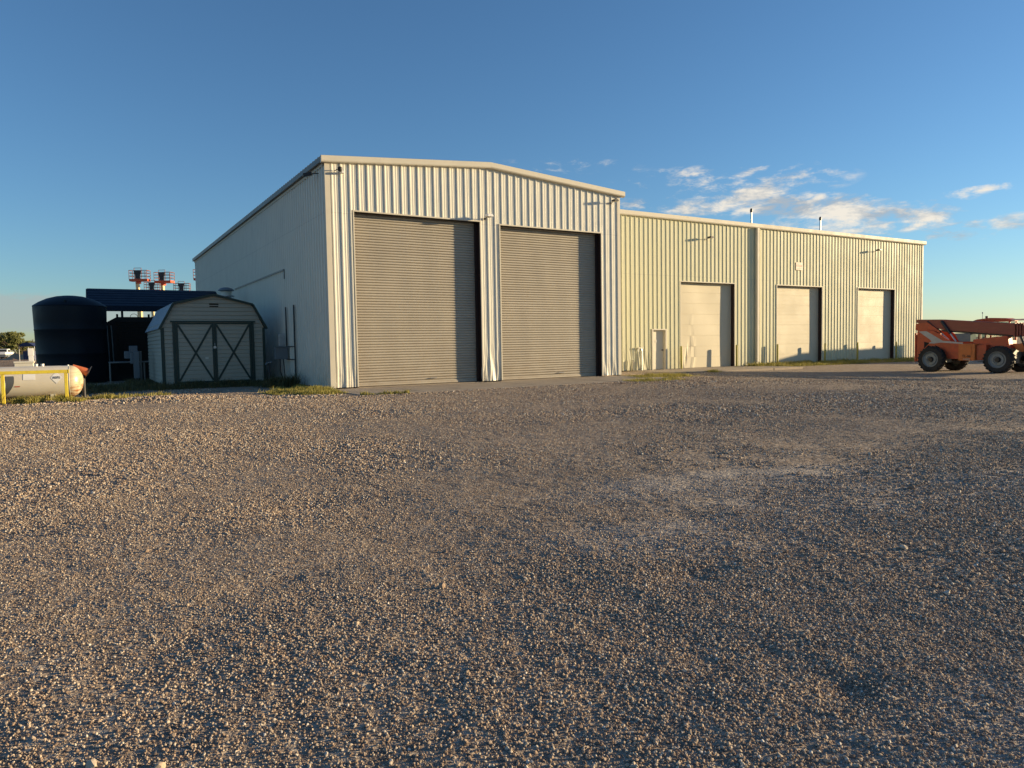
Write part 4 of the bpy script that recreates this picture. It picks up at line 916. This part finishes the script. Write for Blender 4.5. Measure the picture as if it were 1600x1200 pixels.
# chassis side plate with raised tail (near side) and its twin
plate = [(21.52, 0.14), (21.50, 1.70), (21.42, 1.78), (20.95, 1.76), (20.62, 1.70), (19.86, 1.20), (19.2, 1.07), (17.25, 1.0), (17.05, 0.86), (17.35, 0.62), (17.95, 0.55), (18.0, 0.21), (19.95, 0.30), (20.15, 0.72), (20.5, 0.95), (20.9, 0.80), (21.15, 0.40), (21.2, 0.14)]
MB().prism(plate, 'X', 37.72, 37.80).build('side_plate', 'orange', th, bevel=0.01)
MB().prism(plate, 'X', 39.20, 39.28).build('side_plate', 'orange', th, bevel=0.01)
MB().box(37.81, 39.19, 17.2, 21.45, 0.35, 0.80).build('frame', 'black', th)
MB().box(37.70, 39.30, 21.53, 21.62, 0.12, 1.62).build('counterweight', 'orange', th, bevel=0.02)
# swoosh stripe and cut-outs on the near plate
st1 = [(21.42, 1.70), (21.02, 1.71), (20.18, 1.20), (19.2, 1.10), (19.2, 1.03), (20.3, 1.11), (20.62, 1.06), (20.95, 1.08), (20.75, 1.16), (20.8, 1.25)]
MB().prism(st1, 'X', 37.712, 37.718).build('side_stripe', 'stripe', th)
for q in ([(21.12, 0.82), (21.12, 1.16), (20.85, 1.10)], [(21.1, 0.78), (20.9, 0.98), (20.55, 0.80)], [(20.88, 1.14), (20.6, 1.0), (20.45, 0.82), (20.3, 0.85)]): MB().prism(q, 'X', 37.711, 37.717).build('cut_out', 'dark', th)
bx_ = MB().box(37.30, 37.71, 18.44, 19.20, 0.22, 1.03).build('tool_box', 'orange2', th, bevel=0.012)
MB().box(37.285, 37.297, 18.60, 19.05, 0.55, 0.95).build('box_lid', 'orange2', bx_)
t = text('fleet_number', 'TL-06', 0.17, (37.28, 18.82, 0.43), (R(90), 0, R(-90)), 'blacktext', bx_)
t = text('fleet_code', 'A4089', 0.12, (37.296, 18.82, 0.28), (R(90), 0, R(-90)), 'stripe', bx_)
MB().box(37.42, 37.71, 17.98, 18.43, 0.25, 0.98).build('step_box', 'orange', th, bevel=0.01)
# engine hood under boom, cab with windows
MB().prism([(18.75, 1.02), (17.15, 0.98), (17.2, 1.35), (17.3, 1.40), (18.75, 1.24)], 'X', 37.75, 38.15).build('hood', 'orange', th, bevel=0.02)
cab = MB()
for (x0_, x1_, y0_, y1_, z0_, z1_) in ((38.75, 39.5, 17.6, 19.3, 0.75, 1.18), (38.75, 39.5, 17.55, 19.3, 2.10, 2.17)): cab.box(x0_, x1_, y0_, y1_, z0_, z1_)
for y_ in (17.58, 18.4, 18.95, 19.22):
    for x_ in (38.76, 39.42): cab.box(x_, x_ + 0.07, y_, y_ + 0.07, 1.18, 2.10)
cab.build('cab', 'orange', th, bevel=0.008)
MB().box(38.77, 38.78, 17.66, 19.2, 1.19, 2.09).box(39.47, 39.48, 17.66, 19.2, 1.19, 2.09).build('cab_window', 'glass', th)
MB().prism([(19.45, 1.14), (19.55, 1.16), (19.75, 1.56), (19.0, 1.56), (19.0, 1.14)], 'X', 38.0, 38.5).build('cab_side_panel', 'grey', th)
MB().prism([(17.5, 2.17), (19.3, 2.17), (19.1, 2.24), (18.5, 2.30), (17.8, 2.26)], 'X', 38.76, 39.5).build('cab_roof', 'orange', th, bevel=0.02)
MB().cyl((39.0, 18.75, 2.29), (39.0, 18.75, 2.40), 0.06, n=12).build('beacon', 'black', th)
MB().tube([(38.9, 18.9, 2.2), (38.9, 18.9, 2.56)], 0.012, 6).cyl((38.9, 18.9, 2.53), (38.9, 18.9, 2.60), 0.03, n=8).build('mirror_mast', 'galv', th)
MB().box(38.76, 39.3, 16.9, 17.5, 2.13, 2.2).build('light_bar', 'pale', th)
# boom (tilts slightly down to the front)
def bm_(x0_, x1_, pts): return MB().prism([sc(y, z, (x0_ + x1_) / 2) for y, z in pts], 'X', x0_, x1_)
boom = bm_(37.95, 38.42, [(21.25, 2.31), (21.25, 2.15), (20.6, 2.0), (19.95, 1.75), (16.70, 1.42), (16.70, 1.965), (20.0, 2.27)]); bo = boom.build('boom', 'boom', th, bevel=0.012)
for y in (16.65, 16.52, 16.40, 16.28): bm_(37.92, 38.45, [(y + 0.045, 1.36), (y + 0.045, 1.99), (y - 0.01, 1.99), (y - 0.01, 1.36)]).build('boom_collar', 'boom', bo)
bm_(37.99, 38.38, [(16.6, 1.46), (16.6, 1.92), (12.6, 1.55), (12.6, 1.12)]).build('inner_boom', 'boom', bo, bevel=0.01)
bm_(38.0, 38.37, [(20.0, 1.745), (16.6, 1.405), (16.6, 1.33), (19.9, 1.66)]).build('boom_underside_hoses', 'black', bo)
bm_(38.0, 38.1, [(12.7, 1.5), (12.7, 0.9), (12.1, 0.3), (11.9, 0.3), (12.2, 1.4)]).build('boom_nose', 'orange', bo)
MB().box(37.7, 39.3, 11.6, 11.7, -0.28, 0.9).build('fork_carriage', 'black', th)
for x_ in (38.1, 38.9): MB().box(x_ - 0.06, x_ + 0.06, 10.3, 11.6, -0.30, -0.25).build('fork', 'black', th)
# rear linkage and lift cylinders
MB().prism([sc(*q, 38.0) for q in [(21.3, 2.1), (21.33, 1.80), (20.3, 1.2), (19.9, 1.2), (20.1, 1.7), (20.7, 2.15)]], 'X', 37.84, 37.93).build('boom_pivot_plate', 'orange', th)
for a_, b_ in (((38.0, 21.1, 2.22), (38.0, 20.05, 1.25)), ((37.88, 20.35, 2.20), (37.88, 19.62, 1.15))):
    a_ = Vector(a_); b_ = Vector(b_); m_ = a_.lerp(b_, 0.62)
    o = MB().cyl(a_, m_, 0.075, n=14).build('lift_cylinder', 'black', th); MB().cyl(m_, b_, 0.04, n=12).build('piston_rod', 'galv', o)
for k, (yy, zz) in enumerate(((20.9, 1.95), (20.75, 1.9), (20.6, 1.86))):
    MB().tube([(37.92, yy + 0.25, zz + 0.15), (37.86, yy, zz - 0.15), (37.84, yy - 0.2, zz - 0.42), (37.86, yy - 0.5, zz - 0.62), (37.9, yy - 0.85, zz - 0.70)], 0.016, 8).build('hydraulic_hose', 'black', th)
MB().tube([(37.69, 18.38, 0.75), (37.62, 18.38, 0.75), (37.62, 18.05, 0.75), (37.69, 18.05, 0.75)], 0.014, 8).build('grab_handle', 'black', th)
MB().box(37.45, 37.7, 18.05, 18.38, 0.16, 0.19).build('foot_step', 'black', th)
# front mudguard / stabiliser bits seen at the frame edge
MB().prism([(17.15, 0.98), (16.6, 1.05), (16.2, 0.7), (15.6, 0.62), (15.6, 0.5), (16.3, 0.5), (16.9, 0.7)], 'X', 38.0, 39.2).build('front_frame', 'orange2', th, bevel=0.02)
MB().tube([(37.9, 16.75, 1.4), (37.9, 16.5, 0.8), (37.95, 16.6, 0.45)], 0.05).build('tilt_cylinder', 'black', th)
# tall box trailer added out of view to throw the low annex wall shadow
bt = thing('added_shadow_trailer', (0, 0, 0), 'unseen white box trailer added to cast the low shadow on the annex wall', 'trailer')
MB().box(-1.25, 1.25, -4.2, 4.2, 1.1, 3.95).build('cargo_box', 'white', bt, local=True, bevel=0.04)
MB().box(-0.6, 0.6, -4.1, 4.1, 0.9, 1.09).build('frame', 'black', bt, local=True)
for x in (-1.0, 1.0):
    for y in (-3.0, -1.9): MB().lathe([(0, -0.14), (0.48, -0.14), (0.5, -0.1), (0.5, 0.1), (0.48, 0.14), (0, 0.14)], (x, y, 0.5), 'X', 24).build('wheel', 'rubber', bt, local=True, smooth=True)
MB().box(-0.5, -0.4, 2.8, 2.9, 0, 0.9).build('landing_leg', 'black', bt, local=True); MB().box(0.4, 0.5, 2.8, 2.9, 0, 0.9).build('landing_leg', 'black', bt, local=True)
bt.location = (62.0, 21.8, float(gz(62.0, 21.8, False))); bt.rotation_euler = (0, 0, R(93))

# ------------------------------------------------------------------ boom lifts far behind
def make_lift():
    t = thing('boom_lift', (0, 0, 0), 'x', 'boom lift', 'boom lifts standing behind the carport')
    MB().box(-0.9, 0.9, -1.4, 1.4, 0.55, 1.0).build('chassis', 'cream', t, local=True, bevel=0.03)
    for x in (-1.05, 1.05):
        for y in (-1.05, 1.05): MB().lathe([(0.2, -0.16), (0.42, -0.16), (0.45, -0.1), (0.45, 0.1), (0.42, 0.16), (0.2, 0.16), (0, 0.1), (0, -0.1), (0.2, -0.16)], (x, y, 0.45), 'X', 20).build('wheel', 'rubber', t, local=True)
    MB().box(-0.8, 0.8, -1.5, 1.2, 1.05, 2.0).build('turntable', 'redpaint', t, local=True, bevel=0.05)
    MB().bar((0, -0.2, 1.6), (-0.15, 0.0, 6.0), 0.42, 0.45).build('boom', 'cream', t, local=True)
    MB().bar((-0.15, 0.0, 5.9), (-0.35, 0.1, 9.3), 0.30, 0.34).build('fly_boom', 'cream', t, local=True)
    p = MB().box(-1.02, 1.02, -0.45, 0.4, 9.36, 9.62).box(-0.35, 0.0, -0.2, 0.3, 9.1, 9.45).build('platform', 'redpaint', t, local=True)
    r = MB()
    for z in (9.95, 10.3, 10.6):
        for y in (-0.48, 0.43): r.tube([(-1.0, y, z), (1.0, y, z)], 0.03, 6)
        for x in (-1.0, 1.0): r.tube([(x, -0.48, z), (x, 0.43, z)], 0.03, 6)
    for x in (-1.0, -0.4, 0.4, 1.0):
        for y in (-0.48, 0.43): r.tube([(x, y, 9.55), (x, y, 10.6)], 0.03, 6)
    r.tube([(-0.4, -0.48, 10.6), (-0.4, -0.48, 10.85), (0.4, -0.48, 10.85), (0.4, -0.48, 10.6)], 0.03, 6)
    r.build('guard_rails', 'railgrey', p)
    MB().prism([(-0.4, 10.55), (0.4, 10.55), (0.25, 9.9), (0.3, 9.62), (-0.3, 9.62), (-0.25, 9.9)], 'Y', -0.62, -0.48).build('control_box', 'black', p)
    return t
lift = make_lift()
def at(px, d):   # ground point at photo column px and depth d (layout arithmetic only)
    v = FWD + RIGHT * ((px - 800) / 1127.2); v = Vector((v.x, v.y, 0)); return v * d
LS = [(226, 84, 1.0, 'boom lift with the leftmost raised platform behind the carport'), (264, 85, 0.985, 'boom lift with the second tall platform, just right of the leftmost one'),
      (246, 99, 1.0, 'boom lift with a smaller lower platform between the two tallest ones'), (291, 97, 0.965, 'boom lift with the low platform nearest the workshop wall'), (325, 92, 1.08, 'boom lift whose platform edge peeks out behind the workshop eave'), (327, 101, 0.97, 'boom lift whose low platform edge shows behind the workshop wall')]
for i, (px, d, s, lb) in enumerate(LS):
    o = lift if i == 0 else copy_tree(lift)
    p = at(px, d); o.location = (p.x, p.y, 0); o.scale = (s, s, s); o.rotation_euler = (0, 0, -va + R([3, -6, 8, 12, -4, 0][i])); o['label'] = lb

# ------------------------------------------------------------------ far left background
def quadcloud(mb, n, fn, smin, smax):
    for _ in range(n):
        c = fn(); s = random.uniform(smin, smax); a = Vector((random.gauss(0, 1), random.gauss(0, 1), random.gauss(0, 1))).normalized(); b2 = a.orthogonal().normalized()
        mb.add([c + a * s, c + b2 * s * 0.6, c - a * s, c - b2 * s * 0.6], [(0, 1, 2, 3)])
def tree(px, d, h, wd, label, seed):
    random.seed(seed); p = at(px, d); t = thing('mesquite_tree', (p.x, p.y, 0), label, 'tree', 'trees beyond the lot')
    tr = MB(); tips = []
    def limb(a, dr, r, ln, k):
        b_ = a + dr * ln; tr.cyl(a, b_, r, r * 0.6, n=7)
        if k == 0: tips.append(b_); return
        for _ in range(3):
            nd = (dr + Vector((random.gauss(0, .6), random.gauss(0, .6), random.gauss(0.05, .3)))).normalized(); limb(b_, nd, r * 0.6, ln * random.uniform(0.6, 0.85), k - 1)
    for _ in range(3): limb(Vector((random.uniform(-.3, .3), random.uniform(-.3, .3), 0)), Vector((random.gauss(0, .5), random.gauss(0, .5), 1)).normalized(), 0.16, h * 0.30, 3)
    tr.build('trunk', 'bark', t, local=True)
    cl = [(Vector((random.uniform(-wd, wd) * 0.42, random.uniform(-wd, wd) * 0.42, h * random.uniform(0.35, 0.86))), random.uniform(0.14, 0.26) * wd) for _ in range(22)]
    cl = [(c if c.z < h * 0.6 else Vector((c.x * 0.75, c.y * 0.75, c.z)), r) for c, r in cl]
    def fn():
        c, r = random.choice(cl); v = Vector((random.gauss(0, 1), random.gauss(0, 1), random.gauss(0, 1))).normalized() * r * random.uniform(0.5, 1.05); v.z *= 0.62
        return c + v
    lf = MB(); quadcloud(lf, 5200, fn, 0.10, 0.26); lf.build('crown', 'leaf', t, local=True)
tree(10, 178, 6.6, 6.0, 'olive green mesquite tree at the left edge behind the white truck', 3)
tree(33, 172, 6.9, 5.2, 'round olive green mesquite tree just left of the black tank', 5)
tree(-22, 185, 6.5, 7.0, 'olive green mesquite tree cut by the left edge of the photo', 9)
tree(52, 195, 4.6, 6.0, 'low olive mesquite tree largely behind the black tank', 12)
random.seed(5)
# white truck
p = at(8, 150); tr = thing('work_truck', (p.x, p.y, 0), 'white work truck parked before the trees at far left', 'truck', rz=-va + R(200))
MB().box(-1.0, 1.0, -2.9, 2.2, 0.55, 1.05).build('frame', 'grey', tr, local=True, bevel=0.05)
MB().prism([(-1.0, 1.05), (-1.0, 1.5), (-0.9, 2.2), (0.6, 2.2), (1.1, 1.55), (2.3, 1.45), (2.4, 1.05)], 'X', -0.98, 0.98).build('cab', 'white', tr, local=True, bevel=0.05)
MB().box(-0.82, 0.82, 1.0, 1.05, 1.6, 2.1).box(-0.995, -0.985, -0.7, 0.6, 1.55, 2.05).box(0.985, 0.995, -0.7, 0.6, 1.55, 2.05).box(-0.85, 0.85, -1.02, -1.001, 1.55, 2.1).build('window', 'black', tr, local=True)
MB().box(-1.02, 1.02, -3.0, -1.1, 1.06, 1.5).build('bed', 'white', tr, local=True, bevel=0.03)
for x in (-0.95, 0.95):
    for y in (-2.1, 1.5): MB().lathe([(0, -0.13), (0.40, -0.13), (0.42, -0.08), (0.42, 0.08), (0.40, 0.13), (0, 0.13)], (x, y, 0.42), 'X', 20).build('wheel', 'rubber', tr, local=True)
# navy canopy stall with a white cooler
p = at(52, 110); cn = thing('canopy', (p.x, p.y, 0), 'navy pop-up canopy beside the left edge of the black tank', 'canopy', rz=-va)
MB().prism([(-1.3, 2.3), (1.3, 2.3), (0.4, 2.85), (-0.4, 2.85)], 'Y', -1.2, 1.2).build('canopy_top', 'blue', cn, local=True)
for x in (-1.15, 1.15):
    for y in (-1.05, 1.05): MB().tube([(x, y, 0), (x, y, 2.3)], 0.03, 6).build('leg', 'white', cn, local=True)
MB().box(-0.95, 0.6, -0.5, 0.9, 0.3, 1.6).build('side_curtain', 'blue', cn, local=True)
p = at(50.6, 107); cb = MB().box(-0.35, 0.35, -0.35, 0.35, 0.9, 2.0).box(-0.3, 0.3, -0.3, 0.3, 0, 0.9).build('white_cabinet', 'white', bevel=0.03); cb.location = (p.x, p.y, 0); tag(cb, 'upright white cabinet under the navy canopy', 'cabinet')
# soil mound
p = at(42, 140); b = MB(); n = 26
vs = []
for j in range(n):
    for i in range(n):
        u, v = (i / (n - 1) - 0.5) * 14, (j / (n - 1) - 0.5) * 6
        vs.append((u, v, 1.5 * math.exp(-(u / 3.4) ** 2 - (v / 1.6) ** 2) * (1 + 0.35 * math.sin(u * 2.1 + v)) - 0.08 + random.uniform(-.05, .05)))
b.add(vs, [(j * n + i, j * n + i + 1, (j + 1) * n + i + 1, (j + 1) * n + i) for j in range(n - 1) for i in range(n - 1)])
o = b.build('soil_mound', 'cloth', smooth=True); o.location = (p.x, p.y, 0); o.rotation_euler = (0, 0, -va); tag(o, 'low mound of reddish soil between the trees and the black tank', 'soil mound')

# ------------------------------------------------------------------ grass and weeds
def grass(name, patches, m, label, hmin=0.06, hmax=0.22):
    b = MB()
    for (x0, y0, x1, y1, wd, n) in patches:
        for _ in range(n):
            t = random.random(); x = x0 + (x1 - x0) * t; y = y0 + (y1 - y0) * t
            L = math.hypot(x1 - x0, y1 - y0) + 1e-6; nx_, ny_ = -(y1 - y0) / L, (x1 - x0) / L
            o_ = random.gauss(0, wd * 0.5); x += nx_ * o_; y += ny_ * o_
            cl = 0.35 + 1.3 * (float(vnoise(np.array(x / 0.35), np.array(y / 0.35), 77)) + 0.5)
            h = random.uniform(hmin, hmax) * cl; a = random.uniform(0, 6.28); w_ = random.uniform(0.004, 0.011); lean = random.uniform(0, 0.8) * h; la = random.uniform(0, 6.28)
            z = float(gz(x, y, False)) ; dx, dy = math.cos(a) * w_, math.sin(a) * w_; lx, ly = math.cos(la) * lean, math.sin(la) * lean
            b.add([(x - dx, y - dy, z - 0.02), (x + dx, y + dy, z - 0.02), (x + dx * .7 + lx * .4, y + dy * .7 + ly * .4, z + h * .6), (x + lx, y + ly, z + h), (x - dx * .7 + lx * .4, y - dy * .7 + ly * .4, z + h * .6)], [(0, 1, 2, 3, 4)])
    o = b.build(name, m); tag(o, label, 'grass', kind='stuff'); return o
grass('grass', [(4.9, 22.6, 6.9, 22.9, 0.7, 3400), (5.5, 21.3, 6.9, 21.6, 0.5, 1500), (5.6, 24.4, 6.9, 24.0, 0.6, 2200), (6.9, 19.9, 8.3, 19.7, 0.12, 700)], 'weed', 'sunlit green and yellow grass at the left front corner of the workshop', 0.04, 0.16)
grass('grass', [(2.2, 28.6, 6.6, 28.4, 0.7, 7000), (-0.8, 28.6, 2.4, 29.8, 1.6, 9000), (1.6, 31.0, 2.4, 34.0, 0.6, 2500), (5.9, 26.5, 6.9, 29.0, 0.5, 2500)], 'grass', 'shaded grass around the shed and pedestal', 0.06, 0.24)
grass('grass', [(16.6, 19.6, 19.2, 19.9, 0.5, 1800), (18.8, 21.0, 19.6, 23.2, 0.35, 1500), (20.0, 22.6, 22.6, 23.0, 0.7, 2600), (26.4, 25.2, 27.0, 25.4, 0.35, 500)], 'weed', 'patchy grass by the inner corner of workshop and annex', 0.04, 0.13)
grass('grass', [(32.8, 28.2, 43.5, 28.4, 0.5, 7500), (33.5, 26.9, 41.5, 26.8, 0.4, 3000), (43.5, 28.1, 51, 28.0, 0.4, 4000), (42, 26.8, 47, 26.4, 0.3, 1500)], 'weed', 'strip of low grass along the foot of the annex wall', 0.05, 0.22)
grass('weeds', [(-1.5, 23.75, -0.9, 23.5, 0.25, 1500), (-0.5, 23.5, 0.1, 23.3, 0.25, 1300), (-2.2, 24.5, 1.2, 24.1, 0.4, 1300), (0.4, 24.2, 2.4, 24.6, 0.4, 600)], 'weed', 'yellowish weeds under the propane tank and yellow rail', 0.04, 0.17)
grass('weeds', [(-2.4, 23.6, -1.9, 23.7, 0.4, 2500)], 'grass', 'dark green weed clump at the left end of the yellow rail', 0.15, 0.4)
# dead brush at foot of conduit
grass('weeds', [(5.8, 26.0, 6.7, 26.6, 0.35, 1800)], 'grass', 'tall dark weeds beside the conduits on the shaded wall', 0.2, 0.55)
